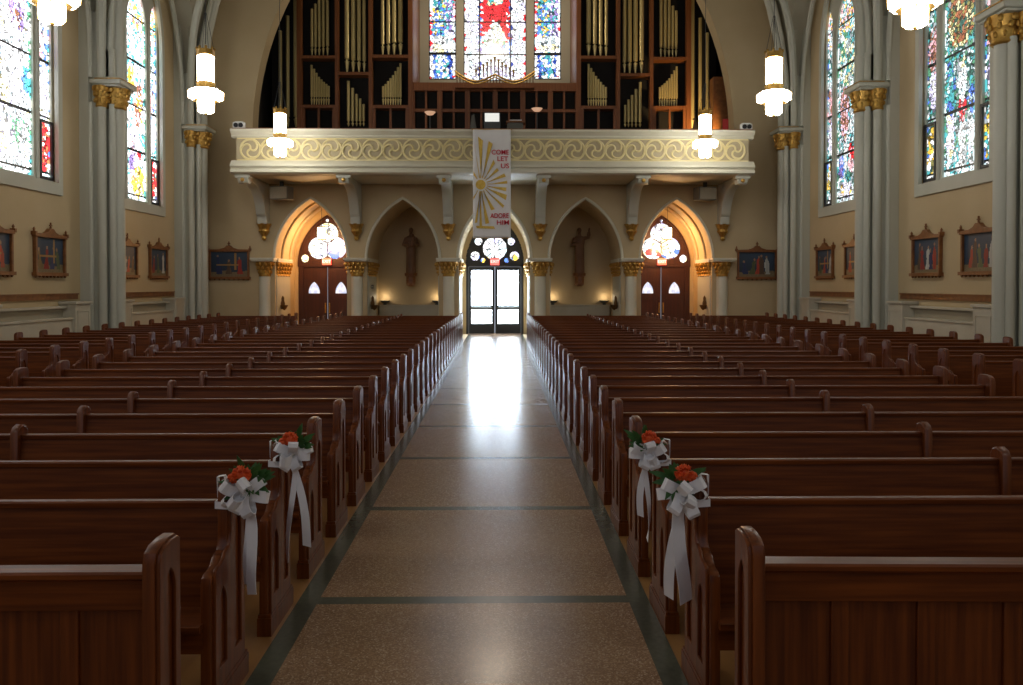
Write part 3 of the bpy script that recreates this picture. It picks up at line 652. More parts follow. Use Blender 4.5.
# low screen below the window
a0, a1 = ox(412), ox(578)
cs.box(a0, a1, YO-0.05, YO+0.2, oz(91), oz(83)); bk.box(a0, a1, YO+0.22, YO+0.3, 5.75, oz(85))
for k in range(7):
    x = a0 + (a1-a0)*k/6; cs.box(x-0.10, x+0.10, YO-0.03, YO+0.2, 5.75, oz(88))
    if k < 6: xm = x+(a1-a0)/12; cs.box(xm-0.04, xm+0.04, YO, YO+0.2, 5.75, oz(88))
cs.box(a0, a1, YO-0.02, YO+0.2, oz(112), oz(109))
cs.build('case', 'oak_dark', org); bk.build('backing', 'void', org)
pipes = [(279.5,31,127,3.4,118),(287,16,127,3.4,118),(295,-50,127,4.2,118)]
pipes += [(311.3,9,56,2.7,48),(314.8,4,56,2.7,48),(318.6,-6,56,2.8,48),(322.6,-16,56,2.9,47.5),(326.9,-28,56,3.0,47)]
pipes += [(310.8+2.45*k, t, 106, 2.25, 98) for k, t in enumerate((65,69,73,77,79.5,82,84,86))]
pipes += [(346.5,-30,73.5,4.4,60),(352.7,-40,73.5,4.2,61),(358.5,-50,73.5,3.8,61.5),(363.8,-60,73.5,3.4,62)]
pipes += [(347.8,81,126,2.9,122),(352,88,126,2.8,122),(356,94,126,2.6,122),(359.6,98.5,126,2.5,122),(363,104,126,2.4,122)]
pipes += [(382.3,-60,56,3.2,45),(388,-50,56,3.6,44.5),(393.8,-40,56,4.1,43.5),(400.2,-30,56,4.6,43)]
pipes += [(382.6+2.5*k, t, 106, 2.3, 98) for k, t in enumerate((86,84,81,78,75,71,67,63))]
for s in (-1, 1):
    for (px, yt, yb, wp, ym) in pipes:
        x = XM + s*(XM-ox(px)); r = wp*YO/F/2*1.05
        z0, zm, z1 = oz(yb), oz(ym), oz(yt)
        MB().lathe([(r*0.25,z0),(r*0.3,z0+0.01),(r*0.95,zm-0.06),(r*1.02,zm-0.04),(r*0.45,zm-0.02),(r*0.45,zm+0.03),(r*1.02,zm+0.05),(r,z1),(r*0.9,z1),(r*0.88,z1-0.05)], (x,YO+0.12,0), 14).build('organ_pipe', 'pipe', org)
li = bpy.data.lights.new('loft_spot', 'SPOT'); li.energy = 330; li.color = (1,0.66,0.28); li.spot_size = math.radians(75); li.shadow_soft_size = 0.08
lo = bpy.data.objects.new('loft_spot', li); COL.objects.link(lo); lo.location = (8.1, 29.75, 7.2); lo.rotation_euler = Vector((-0.15,1.5,1.6)).to_track_quat('-Z','Y').to_euler()
li = bpy.data.lights.new('loft_fill', 'POINT'); li.energy = 260; li.color = (1,0.85,0.64); li.shadow_soft_size = 0.3  # unseen fill light, added to brighten the organ case and loft wall
lo = bpy.data.objects.new('loft_fill', li); COL.objects.link(lo); lo.location = (XC, 30.0, 13.5)
# horizontal trumpet rank in front of the window sill
tr = thing('trumpet_rank', 'small pyramid of dark trumpets over curved gilt rail below gallery window', 'organ pipes', (0,0,0))
g = MB(); dk = MB()
TY = YO-0.35
for k in range(11):
    px = 476+3.75*k; top = 70-13*(1-abs(k-5)/5); X, Z = pix(px, top, TY); _, Z0 = pix(px, 77, TY)
    dk.lathe([(0.02,Z0),(0.03,Z-0.12)], (X,TY,0), 10)
    g.lathe([(0.03,Z-0.12),(0.055,Z),(0.04,Z-0.01)], (X,TY,0), 12)
for k in range(24):
    px = 456+3.4*k; u = (px-495)/39; cy = 73+7*math.sin(PI*min(1,abs(u)))*1.0*(1 if abs(u)<1 else 0)
for (yy, r) in ((0,0.04),(2.6,0.03)):
    pts = []
    for px in np.linspace(455,535,33):
        u = abs(px-495)/40; py = (74.5+7*math.sin(PI*u*0.98)**1.0 - 3.5*max(0,u-0.5)*2) if u < 1.01 else 73
        X, Z = pix(px, py+yy, TY); pts.append((X,TY-0.03,Z))
    g.tube(pts, r, 8)
for px in np.linspace(457,533,26):
    X, Z = pix(px, 84, TY); u = abs(px-495)/40; X1, Z1 = pix(px, 75+7*math.sin(PI*u*0.98)-7*max(0,u-.5), TY)
    dk.tube([(X,TY+0.02,Z),(X1,TY,Z1)],0.018,6)
X, Z = pix(495,88,TY); dk.box(pix(456,80,TY)[0],pix(534,80,TY)[0],TY-0.05,YO-0.06,Z,Z+0.2)
g.build('gilt_bells', 'gold', tr); dk.build('trumpet', 'oak_dark', tr)
# gallery window glass
wo = MB()
def gal_light(pxc, half, yb, spring, rise, seed, paint, bars):
    X, zb = pix(pxc, yb, 34); X = pix(pxc, 40, 34)[0]
    return mosaic('stained_glass', M['glassO'], half, zb, spring+rise, spring, rise, seed, paint, cell=0.095, lead=0.011, res=0.028, Mx=at_y(34.12), parent=gw, cx=X, bars=bars)
gw = wo
b1, b2 = pix(495,21,34)[1], pix(495,53.5,34)[1]
fm = MB()
for pxc, hw in ((442.5,0.59),(495,1.36),(547.5,0.59)):
    X, zb = pix(pxc, 79.5 if hw < 1 else 81, 34); X = pix(pxc,40,34)[0]
    fm.plate([rect(X-hw, zb, X+hw, 16.6), rect(X-hw+0.04, zb+0.05, X+hw-0.04, 16.5)], 0.05, at_y(34.02))
    if hw < 1: fm.box(X-hw, X+hw, 34.02, 34.08, b2-0.05, b2+0.05)
for px in (479.5, 510.5): X = pix(px,40,34)[0]; fm.box(X-0.025, X+0.025, 34.03, 34.08, pix(495,81,34)[1], 16.5)
gw = struct(fm.build('window_%d' % n, 'black'))
H1 = 16.5-pix(495,80,34)[1]
def side_l(u, t, g):
    h = t*(H1+0.6)/4.6
    if h < 0.26: return pick(g, ('white','ice','blue','teal','white')) if abs(u) < 0.5 else (pick(g, ('blue','navy')) if abs(u) < 0.68 else pick(g, ('white','white','red' if h < .05 else 'white')))
    if abs(u) > 0.82: return pick(g, ('white','red','white','ice','pink'))
    if h < 0.34: return pick(g, ('white','lemon','white'))
    if h < 0.42: return pick(g, ('white','grey','ice','white'))
    if h < 0.78: return pick_at(g, ('blue','teal','ice','gold','blue') if u < 0.15 else ('violet','teal','lilac','violet','ice'), u, t*2)
    return pick_at(g, ('blue','ice','teal','green','violet','gold','blue'), u, t*2)
def mid_l(u, t, g):
    h = t*(H1+1.0)/4.6
    if abs(u) > 0.95: return pick(g, ('red','white','white'))
    if abs(u) > 0.53: return pick(g, ('white','white','ice','white','lilac','white'))
    if abs(u) > 0.47: return pick(g, ('blue','navy','violet'))
    if h < 0.30: return pick(g, ('white','ice','lilac','white'))
    if h < 0.34 and abs(u) < 0.32: return pick(g, ('violet','blue','white'))
    if h < 0.36: return pick(g, ('white','ice'))
    if h < 0.40: return pick(g, ('white','green','white','lemon')) if abs(u) < 0.36 else pick(g, ('white','red','ice'))
    if h < 0.56 and abs(u) < 0.36*(0.56-h)/0.16+0.06: return pick(g, ('white','lemon','white','white','ice'))
    if h < 0.72 and abs(u) < 0.38: return pick(g, ('red','red','red'))
    if h < 0.82: return pick(g, ('ice','white','teal','lemon')) if abs(u) < 0.26 else pick(g, ('red','red','white'))
    return pick(g, ('ice','white','blue','teal','white')) if abs(u) < 0.30 else pick(g, ('red','white','blue'))
gal_light(442.5, 0.56, 79.5, 16.5, 0.6, 5, side_l, [b1]); gal_light(495, 1.33, 81, 16.5, 1.0, 6, mid_l, [b1, b2]); gal_light(547.5, 0.56, 79.5, 16.5, 0.6, 8, side_l, [b1])
# things standing in the gallery
YG = 28.0
def gal(px, py, Y=YG): X, Z = pix(px, py, Y); return X, Y, Z
X, Y, Z = gal(492, 127)
co = thing('organ_console', 'dark organ console with bright music sheet above the balcony rail', 'organ console', (X, Y+0.2, 5.86))
MB().box(-0.55,0.55,-0.3,0.4,0,1.25).box(-0.62,-0.5,-0.35,0.45,0,1.38).box(0.5,0.62,-0.35,0.45,0,1.38).build('body', 'oak_dark', co, bevel=0.02)
zc = pix(492,122,YG)[1]-5.86
MB().box(-0.42,0.42,-0.34,-0.1,1.25,1.29).box(-0.38,0.38,-0.25,0,1.29,1.38).build('keyboard', 'paper', co)
zm = pix(491,112.5,YG+0.2)[1]-5.86
MB().box(-0.26,0.26,0.10,0.13,zm-0.30,zm).build('music_sheet', 'screen', co); MB().box(-0.3,0.3,0.13,0.16,1.38,zm+0.02).build('music_desk', 'dgrey', co)
for (px, py, nm) in ((430,112,'left'), (537,108.5,'right')):
    X, Y, Z = gal(px, py, 29.5)
    u = thing('torchiere_lamp', 'peach bowl uplighter on a thin pole at %s of the organ console' % nm, 'lamp', (X, 29.5, 5.75), 0, 'gallery uplighters')
    h = Z-5.75
    MB().lathe([(0.14,0),(0.14,0.03),(0.03,0.06),(0.022,0.1),(0.022,h-0.11)], n=12).build('pole', 'dgrey', u)
    MB().lathe([(0.03,h-0.13),(0.12,h-0.10),(0.19,h-0.03),(0.21,h),(0.18,h),(0.1,h-0.06)], n=20).build('bowl', 'upglow', u)
X, Y, Z = gal(473, 113, 29.4)
ch = thing('music_chair', 'grey chair back showing left of the organ console', 'chair', (X, 29.4, 5.75))
MB().box(-0.22,0.22,-0.22,0.22,0.42,0.48).build('seat','grey',ch,bevel=0.02)
MB().plate([[(-0.30,0.55),(0.30,0.55),(0.29,1.35),(0.20,1.62),(0.04,Z-5.75),(-0.06,Z-5.8),(-0.20,1.60),(-0.30,1.3)]],0.06,at_y(0.18),bevel=0.015).build('backrest','grey',ch)
for sx in (-1,1):
    for sy in (-1,1): MB().tube([(sx*0.2,sy*0.2,0),(sx*0.19,sy*0.19,0.44)],0.016,6).build('leg','dgrey',ch)
X, Y, Z = gal(515, 117, 29.4)
ms = thing('music_stand', 'low grey box stand with papers right of the organ console', 'music stand', (X, 29.4, 5.75))
MB().box(-0.3,0.3,-0.2,0.2,0,Z-5.75-0.25).build('body','grey',ms,bevel=0.02); MB().box(-0.34,0.38,-0.22,0.2,Z-5.75-0.25,Z-5.75-0.18).build('desk','frame_wood',ms); MB().box(-0.2,0.25,-0.2,0.1,Z-5.75-0.18,Z-5.75-0.14).build('papers','paper',ms)
X, Y, Z = gal(725.5, 119, 27.95)
rb = thing('red_panel', 'small red upright board at right end behind balcony rail', 'board', (X, 27.95, 5.79))
MB().box(-0.10,0.10,-0.03,0.03,0.1,Z-5.79).build('board','red',rb,bevel=0.01); MB().box(-0.16,0.16,-0.12,0.12,0,0.1).build('foot','dgrey',rb,bevel=0.01)
X, Z = pix(719, 78, 30.2); X2 = pix(712,78,30.2)[0]
wc = thing('wooden_cabinet', 'tall reddish wooden cabinet at the right end of the gallery', 'cabinet', (X, 30.2, 5.75))
MB().box(X2-X,0.45,-0.2,0.35,0,Z-5.75).build('body','frame_wood',wc,bevel=0.01)
MB().plate([rect(X2-X+0.05,0.1,0.4,1.7),rect(X2-X+0.12,0.2,0.33,1.6)],0.03,at_y(-0.22)).build('door','frame_wood',wc)

# ------------------------------------------------------------------ pendant lanterns
def lantern(loc, label, top):
    t = thing('pendant_lantern', label, 'lamp', loc, 0, 'white glass pendant lanterns')
    o8 = dict(n=8, a0=PI/8)
    MB().lathe([(0.15,0.0),(0.19,0.03),(0.20,0.32)], **o8).build('lower_shade', 'lampglass', t, smooth=False)
    MB().lathe([(0.30,0.31),(0.40,0.35),(0.41,0.53),(0.35,0.58)], **o8).build('ring_shade', 'lampglass', t, smooth=False)
    MB().lathe([(0.19,0.77),(0.195,0.79),(0.195,1.44),(0.185,1.46)], **o8).build('upper_shade', 'lampglass', t, smooth=False)
    f = MB().lathe([(0.34,0.575),(0.24,0.60),(0.205,0.64),(0.21,0.70),(0.235,0.76),(0.20,0.78)], **o8).lathe([(0.195,1.45),(0.215,1.47),(0.21,1.53),(0.215,1.6),(0.19,1.6),(0.185,1.5)], **o8).lathe([(0.20,0.29),(0.31,0.30),(0.2,0.32)], **o8).lathe([(0.015,-0.06),(0.04,-0.02),(0.03,0.0)], **o8)
    for k in range(8):
        a = PI/8+k*PI/4; c, s = math.cos(a), math.sin(a)
        f.tube([(0.155*c,0.155*s,0),(0.195*c,0.195*s,0.03),(0.203*c,0.203*s,0.31)],0.010,5).tube([(0.31*c,0.31*s,0.31),(0.405*c,0.405*s,0.35),(0.415*c,0.415*s,0.53),(0.355*c,0.355*s,0.585)],0.011,5).tube([(0.197*c,0.197*s,0.78),(0.20*c,0.20*s,1.46)],0.010,5)
        f.ball((0.2*c,0.2*s,1.63),(0.035,0.035,0.05),6,5)
    f.build('brass_frame', 'gold', t)
    for ch in t.children: ch.scale = (0.95,0.95,0.90)
    r = MB().tube([(0,0,1.58),(0,0,top-loc[2])],0.009,6)
    for k in range(4):
        a = k*PI/2; r.tube([(0.19*math.cos(a),0.19*math.sin(a),1.44),(0.02*math.cos(a),0.02*math.sin(a),2.3)],0.006,4)
    r.build('chain', 'dgrey', t)
    MB().lathe([(0.14,top-loc[2]-0.09),(0.12,top-loc[2]),(0.05,top-loc[2]-0.15)],n=14).build('ceiling_rose','gold',t)
for s in (-1, 1):
    for y, nm in ((12.0,''),(18.2,''),(24.3,''),(6.0,''),(0.0,'')):
        lb = {12.0:'white glass lantern hanging highest in view on the %s, its top out of sight', 18.2:'white glass lantern hanging beside the tall %s corner column', 24.3:'white glass lantern hanging in front of the %s end of the balcony',
              6.0:'white glass lantern out of sight overhead, %s of the aisle, second row', 0.0:'white glass lantern out of sight overhead, %s of the aisle, first row'}[y] % side_n[s]
        d_ = min((y-b for b in BAYS), key=abs)
        lantern((XC+s*6.6, y, 5.93), lb, max(zx(6.6), zy(max(-3,min(3,d_)))))
for k, nm in ((0,'left'),(4,'right')):
    t = thing('porch_lantern', 'small square lit lantern hanging on a chain in the %s porch' % nm, 'lamp', (AX[k]+0.02, 29.9, 3.72), 0, 'porch lanterns')
    MB().box(-0.13,0.13,-0.13,0.13,0,0.42).build('shade','vestglass',t)
    f = MB().box(-0.15,0.15,-0.15,0.15,0.42,0.46).box(-0.15,0.15,-0.15,0.15,-0.04,0)
    for a in (-1,1):
        for b in (-1,1): f.box(a*0.14-0.012,a*0.14+0.012,b*0.14-0.012,b*0.14+0.012,0,0.42)
    f.build('frame','bronze',t); MB().tube([(0,0,0.46),(0,0,1.28)],0.01,6).build('chain','dgrey',t)
    li = bpy.data.lights.new('porch_bulb','POINT'); li.energy = 95; li.color = (1,0.52,0.19); li.shadow_soft_size = 0.12
    lo = bpy.data.objects.new('porch_bulb', li); COL.objects.link(lo); lo.parent = t; lo.location = (0,-0.05,-0.25)

# ------------------------------------------------------------------ pictures on the walls
def picture(loc, rz, seed, label, wid=1.5, hei=1.12):
    t = thing('framed_picture', label, 'picture', loc, rz, 'framed station pictures')
    w2 = wid/2
    top = [(-w2,hei-0.10),(w2,hei-0.10),(w2,hei-0.01),(w2*0.45,hei),(0.16,hei+0.05),(0.07,hei+0.13),(-0.07,hei+0.13),(-0.16,hei+0.05),(-w2*0.45,hei),(-w2,hei-0.01)]
    f = MB().plate([rect(-w2+0.03,0.06,w2-0.03,hei-0.05), rect(-w2+0.095,0.135,w2-0.095,hei-0.09)], 0.09, at_y(-0.09), bevel=0.01).plate([top], 0.11, at_y(-0.11), bevel=0.012)
    f.box(-w2-0.01,w2+0.01,-0.12,0,0.05,0.13)
    for k in range(9):
        x = -w2+0.06+(wid-0.12)*k/8; f.lathe([(0.005,0.0),(0.03,0.025),(0.035,0.06)],(x,-0.06,0),8)
    for s in (-1,1): f.box(s*w2-0.035,s*w2+0.035,-0.12,0,hei-0.06,hei+0.03).lathe([(0.03,0.03),(0.022,0.06),(0.035,0.075),(0.005,0.13)],(s*w2,-0.06,hei),8)
    f.box(-0.016,0.016,-0.08,-0.05,hei+0.11,hei+0.28).box(-0.05,0.05,-0.08,-0.05,hei+0.19,hei+0.22).lathe([(0.05,0.10),(0.025,0.14),(0.035,0.155)],(0,-0.06,hei),8)
    f.build('frame', 'frame_wood', t)
    g = np.random.default_rng(seed); nx_, ny_ = 52, 36; C = np.zeros((ny_,nx_,3)); W, H = wid-0.17, hei-0.20
    for j in range(ny_):
        v = j/ny_
        for i in range(nx_):
            u = i/nx_*2-1
            C[j,i] = np.array((0.028,0.05,0.085))*(0.6+0.7*v) if v > 0.2+0.03*math.sin(u*5+seed) else np.array((0.20,0.15,0.08))*(0.8+0.3*g.random())
    robes = [(0.30,0.03,0.02),(0.5,0.5,0.46),(0.03,0.04,0.12),(0.22,0.14,0.05),(0.10,0.12,0.05),(0.42,0.06,0.03),(0.12,0.07,0.04)]
    nf = int(g.integers(3,6)); us = np.linspace(-0.6,0.6,nf)+g.uniform(-.06,.06,nf); order = g.permutation(7); 
    for k in range(nf):
        h = g.uniform(0.55,0.8); c = np.array(robes[order[k]]); lean = g.uniform(-.15,.15)
        for j in range(ny_):
            v = j/ny_
            for i in range(nx_):
                u = i/nx_*2-1
                if 0.1 < v < h:
                    q = (v-0.1)/(h-0.1); uu = us[k]+lean*q; wdt = (0.075+0.075*(1-q)+0.03*math.sin(7*q+k))*min(1,(1-q)*7+0.25)
                    if abs(u-uu) < wdt: C[j,i] = c*(0.7+0.5*((int(u*40)+k)%3)/2)
                if (u-us[k]-lean)**2*1.6+(v-h-0.03)**2*1.6 < 0.0042: C[j,i] = (0.32,0.19,0.11)
    if seed % 3 == 0:
        for j in range(ny_):
            for i in range(nx_):
                u, v = i/nx_*2-1, j/ny_
                if (0.42 < v < 0.5 and -0.7 < u < 0.5) or (abs(u-0.3) < 0.06 and 0.25 < v < 0.92): C[j,i] = (0.35,0.2,0.06)
    V = []; Fs = []
    for j in range(ny_+1):
        for i in range(nx_+1): V.append((-W/2+W*i/nx_, -0.03, 0.12+H*j/ny_))
    for j in range(ny_):
        for i in range(nx_): Fs.append((j*(nx_+1)+i, j*(nx_+1)+i+1, (j+1)*(nx_+1)+i+1, (j+1)*(nx_+1)+i))
    me = bpy.data.meshes.new('canvas'); me.from_pydata(V, [], Fs); a = me.color_attributes.new('tint','FLOAT_COLOR','CORNER')
    a.data.foreach_set('color', np.repeat(np.concatenate([C.reshape(-1,3), np.ones((ny_*nx_,1))],1),4,axis=0).astype(np.float32).ravel())
    me.materials.append(M['canvas']); o = bpy.data.objects.new('canvas', me); COL.objects.link(o); o.parent = t
PZ = 2.12
picture((XC-9.55, YW, PZ), 0, 3, 'framed picture on the rear wall beside the left porch')
picture((XC+9.55, YW, PZ), 0, 4, 'framed picture on the rear wall beside the right porch')
for s in (-1, 1):
    for y, lb in ((17.2,'framed picture on the %s wall, near the side edge below the front window'),(19.35,'framed picture on the %s wall just before the middle column'),(23.3,'framed picture on the %s wall half hidden behind the middle column'),(25.45,'framed picture on the %s wall below the rear window, near the corner column')):
        picture((XC+s*WALL, y, PZ), -s*PI/2, int(y*10)+s, lb % side_n[s], 1.36, 1.08)
# ------------------------------------------------------------------ radiator covers under the windows
for s in (-1, 1):
    for y, lb in ((18.3,'under the front window'),(24.35,'under the rear window')):
        t = thing('radiator_cover', 'pale panelled radiator cover along the %s wall %s' % (side_n[s], lb), 'radiator cover', (XC+s*WALL, y, 0), -s*PI/2, 'radiator covers')
        MB().box(-1.5,1.5,-0.22,0,1.36,1.42).build('top_shelf','rad',t,bevel=0.01)
        MB().box(-1.5,1.5,-0.10,0,0.9,1.36).build('grille','grille',t)
        MB().box(-1.5,1.5,-0.34,0,0.0,1.08).box(-1.5,1.5,-0.37,0,1.08,1.13).build('lower_panel','rad',t,bevel=0.01)
        for e in (-1,1):
            MB().box(e*1.85-0.36,e*1.85+0.36,-0.42,0,0,1.46).box(e*1.85-0.40,e*1.85+0.40,-0.46,0,1.46,1.53).plate([rect(e*1.85-0.28,0.3,e*1.85+0.28,1.3),rect(e*1.85-0.25,0.33,e*1.85+0.25,1.27)],0.02,at_y(-0.435)).build('end_cabinet','rad',t,bevel=0.012)
# ------------------------------------------------------------------ niches
def statue(loc, label, seed, raise_arm):
    t = thing('statue', label, 'statue', loc, 0)
    MB().lathe([(0.08,-0.52),(0.17,-0.48),(0.19,-0.40),(0.19,-0.14),(0.25,-0.10),(0.26,0.0)], n=8, a0=PI/8).build('pedestal','frame_wood',t,smooth=False)
    b = MB()
    folds = lambda a, z: 1 + 0.05*math.sin(9*a+seed)*max(0,(1.1-z))
    b.lathe([(0.20,0.0),(0.195,0.05),(0.19,0.35),(0.185,0.7),(0.19,0.95),(0.18,1.06),(0.205,1.22),(0.215,1.36),(0.17,1.43),(0.075,1.47),(0.062,1.54),(0.06,1.58)], n=36, mod=folds)
    b.v = [(x, y*0.72, z) for (x,y,z) in b.v]
    b.ball((0,-0.02,1.66),(0.078,0.095,0.115),14,10).ball((0,0.01,1.68),(0.088,0.095,0.11),12,8)
    b.ball((0,-0.112,1.655),(0.012,0.02,0.026),6,5).ball((0,-0.07,1.585),(0.045,0.05,0.05),8,6)     # nose, beard
    def arm(s, el, wr, fing):
        sh = (s*0.18,0,1.37)
        b.tube([sh,((sh[0]+el[0])/2,(sh[1]+el[1])/2-0.01,(sh[2]+el[2])/2),el,((el[0]+wr[0])/2,(el[1]+wr[1])/2,(el[2]+wr[2])/2),wr],[0.075,0.07,0.075,0.075,0.05],10)
        w_ = Vector(wr); d_ = Vector(fing).normalized()
        b.ball(tuple(w_+d_*0.05),(0.04,0.035,0.05),8,6)
        for k in range(4):
            o_ = Vector(((k-1.5)*0.018,0,0)); b.tube([tuple(w_+d_*0.07+o_), tuple(w_+d_*0.12+o_), tuple(w_+d_*(0.14+0.012*(k in (1,2)))+o_+Vector((0,-0.015,0)))],[0.011,0.010,0.008],6)
        b.tube([tuple(w_+d_*0.03), tuple(w_+d_*0.07+Vector((-s*0.05,-0.01,0)))],[0.012,0.009],6)
    if raise_arm:
        arm(1, (0.34,-0.08,1.40),(0.36,-0.14,1.62),(0.1,-0.1,1)); arm(-1, (-0.27,-0.08,1.12),(-0.06,-0.22,1.16),(1,-0.1,0.3))
    else:
        arm(1, (0.27,-0.08,1.12),(0.08,-0.24,1.18),(-1,-0.2,0.2)); arm(-1, (-0.27,-0.08,1.12),(-0.05,-0.23,1.05),(1,-0.2,0.1))
        b.lathe([(0.09,1.08),(0.085,1.2),(0.08,1.36),(0.04,1.40)],(0.09,-0.2,0),14).ball((0.09,-0.21,1.46),(0.055,0.06,0.07),10,8)
    o = b.build('robed_figure','statue',t)
    rm = o.modifiers.new('skin','REMESH'); rm.mode = 'VOXEL'; rm.voxel_size = 0.011; rm.use_smooth_shade = True
statue((AX[1]+0.02, 30.68, 2.42), 'brown carved statue of a robed figure standing in the left niche', 1, False)
statue((AX[3]+0.02, 30.68, 2.42), 'brown carved statue of a robed figure standing in the right niche', 2, True)
for k, nm in ((1,'left'),(3,'right')):
    t = thing('heater_panel', 'low pale panel box along the back of the %s niche' % nm, 'heater', (AX[k], 30.97, 0), 0, 'niche heater panels')
    MB().box(-1.22,1.22,-0.22,0,0,1.12).box(-1.24,1.24,-0.25,0,1.12,1.17).build('casing','rad',t,bevel=0.01)
    MB().plate([rect(-1.12,0.15,1.12,1.02),rect(-1.07,0.2,1.07,0.97)],0.015,at_y(-0.235)).build('panel_moulding','rad',t)
    for s in (-1,1):
        u = thing('niche_uplight', 'small dark uplight on the %s side of the %s niche ledge' % (side_n[s], nm), 'lamp', (AX[k]+s*1.02, 30.82, 1.17), 0, 'niche uplights')
        MB().box(-0.06,0.06,-0.05,0.05,0,0.05).build('foot','dgrey',u); MB().lathe([(0.05,0.05),(0.15,0.10),(0.20,0.17),(0.17,0.17),(0.1,0.12)],n=16).build('bowl','grey',u)
        li = bpy.data.lights.new('niche_bulb','POINT'); li.energy = 2.5; li.color = (1,0.78,0.5); li.shadow_soft_size = 0.08; lo = bpy.data.objects.new('niche_bulb', li); COL.objects.link(lo); lo.parent = u; lo.location = (0,-0.05,0.3)
# holy water stoups on the reveals
for (k, s, nm) in ((0,-1,'left porch'),(1,-1,'left niche'),(3,1,'right niche'),(4,1,'right porch')):
    t = thing('holy_water_stoup', 'small bronze holy water stoup on the jamb of the %s' % nm, 'holy water stoup', (AX[k]+s*AH*0.93, 28.95, 1.18), s*-PI/2*0.45, 'holy water stoups')
    MB().plate([[(-0.06,-0.12),(0.06,-0.12),(0.08,0.1),(0.05,0.2),(0.05,0.30),(0,0.38),(-0.05,0.30),(-0.05,0.2),(-0.08,0.1)]],0.03,at_y(-0.03),bevel=0.006).build('back_plate','bronze',t)
    MB().lathe([(0.02,-0.16),(0.08,-0.1),(0.13,0.0),(0.14,0.03),(0.12,0.03),(0.06,-0.04)],(0,-0.13,0),16).build('bowl','bronze',t)
t = thing('wall_switch', 'small dark switch plate on the left niche jamb', 'switch', (AX[1]-AH*0.97, 29.1, 1.82), PI/2*0.75)
MB().box(-0.11,0.11,-0.02,0,0,0.14).build('plate','dgrey',t,bevel=0.006); MB().box(-0.05,-0.02,-0.035,-0.02,0.04,0.1).box(0.02,0.05,-0.035,-0.02,0.04,0.1).build('toggle','offwhite',t)
# exit signs
for (k, dx, nm) in ((0,0.0,'left wooden doors'),(2,0.0,'glass doors'),(4,0.0,'right wooden doors')):
    t = thing('exit_sign', 'red lit EXIT sign above the %s' % nm, 'sign', (AX[k]+dx, 30.86, 2.74), 0, 'exit signs')
    MB().box(-0.18,0.18,-0.04,0.04,0,0.27).build('case','exit',t,bevel=0.01)
    V, Fs = text_data('EXIT', 0.17, 0.004); MB().add(V, Fs, Matrix.Translation((0,-0.045,0.135)) @ Matrix(((1,0,0,0),(0,0,-1,0),(0,1,0,0),(0,0,0,1)))).build('lettering','exitword',t)
    MB().box(-0.03,0.03,-0.02,0.05,0.27,0.31).build('mount','dgrey',t)

# ------------------------------------------------------------------ pews
END = [(0.05,0.0),(0.05,0.955),(0.038,0.99),(0.015,1.008),(-0.05,1.012),(-0.115,1.008),(-0.148,0.99),(-0.163,0.955),(-0.166,0.77),(-0.172,0.725),(-0.19,0.70),(-0.22,0.692),(-0.245,0.685),(-0.268,0.662),(-0.30,0.648),(-0.345,0.645),(-0.37,0.632),(-0.382,0.60),(-0.386,0.0)]
DIVP = [(0.0,0.0),(0.0,0.92),(-0.02,0.955),(-0.06,0.97),(-0.10,0.955),(-0.125,0.92),(-0.13,0.45),(-0.38,0.44),(-0.38,0.0)]
def lanc(cy, w_, z0, z1): return pointed(w_/2, z0, z1-w_*1.1, w_*1.1, 6, cy)
YZ = Matrix(((0,0,1,0),(1,0,0,0),(0,1,0,0),(0,0,0,1)))
def end_mesh(s, prof=END, arm=True):
    """s=+1: the carved face looks to +X; x runs 0 (inner) .. 0.062 (outer)"""
    mb = MB().plate([prof], 0.048, YZ, bevel=0.006)
    hi = max(p[0] for p in prof)
    lp = [(min(hi-0.018, p[0]*0.93-0.006), 0.10+p[1]*0.90-0.012) for p in prof]
    holes = [lanc(-0.06 if arm else -0.108, 0.085, 0.20, 0.86)] + ([lanc(-0.265, 0.09, 0.20, 0.56)] if arm else [])
    mb.plate([lp]+holes, 0.016, Matrix.Translation((0.047,0,0)) @ YZ, bevel=0.004)
    lo = min(p[0] for p in prof)
    mb.box(-0.008, 0.072, lo-0.014, hi+0.012, 0, 0.10); mb.box(-0.004,0.067,lo-0.008,hi+0.006,0.10,0.118)
    if s < 0: mb.v = [(-x,y,z) for (x,y,z) in mb.v]
    return mb
def make_pew(L, divider, label, cat, group):
    t = thing('pew', label, cat, (0,0,0), 0, group)
    h = L/2
    bk = MB().plate([[(-0.145,0.40),(-0.118,0.40),(-0.048,0.885),(-0.075,0.885)]], L-0.10, Matrix.Translation((-h+0.05,0,0)) @ YZ)
    bk.build('backrest','wood_x',t)
    MB().plate([[(-0.090,0.872),(-0.042,0.872),(-0.040,0.894),(-0.046,0.902),(-0.084,0.902),(-0.092,0.894)]], L-0.10, Matrix.Translation((-h+0.05,0,0)) @ YZ).build('top_rail','wood_x',t)
    MB().plate([[(-0.42,0.405),(-0.12,0.385),(-0.12,0.41),(-0.415,0.44),(-0.425,0.435)]], L-0.10, Matrix.Translation((-h+0.05,0,0)) @ YZ).box(-h+0.05,h-0.05,-0.385,-0.36,0.30,0.41).build('seat','wood_x',t)
    end_mesh(1).build('pew_end','wood_z',t,(h-0.062,0,0)); end_mesh(-1).build('pew_end','wood_z',t,(-h+0.062,0,0))
    if divider:
        MB().plate([DIVP], 0.056, Matrix.Translation((-0.028,0,0)) @ YZ, bevel=0.008).build('divider','wood_z',t)
    return t
X1, X2, X3, X4 = 1.10, 5.27, 6.72, 9.42
PITCHY = 0.848; Y0 = 3.65+0.2     # back plane of the first pew
NR = 28
LM, LS = X2-X1, X4-X3
pm = make_pew(LM, True, '-', 'pew', 'long pews either side of the centre aisle')
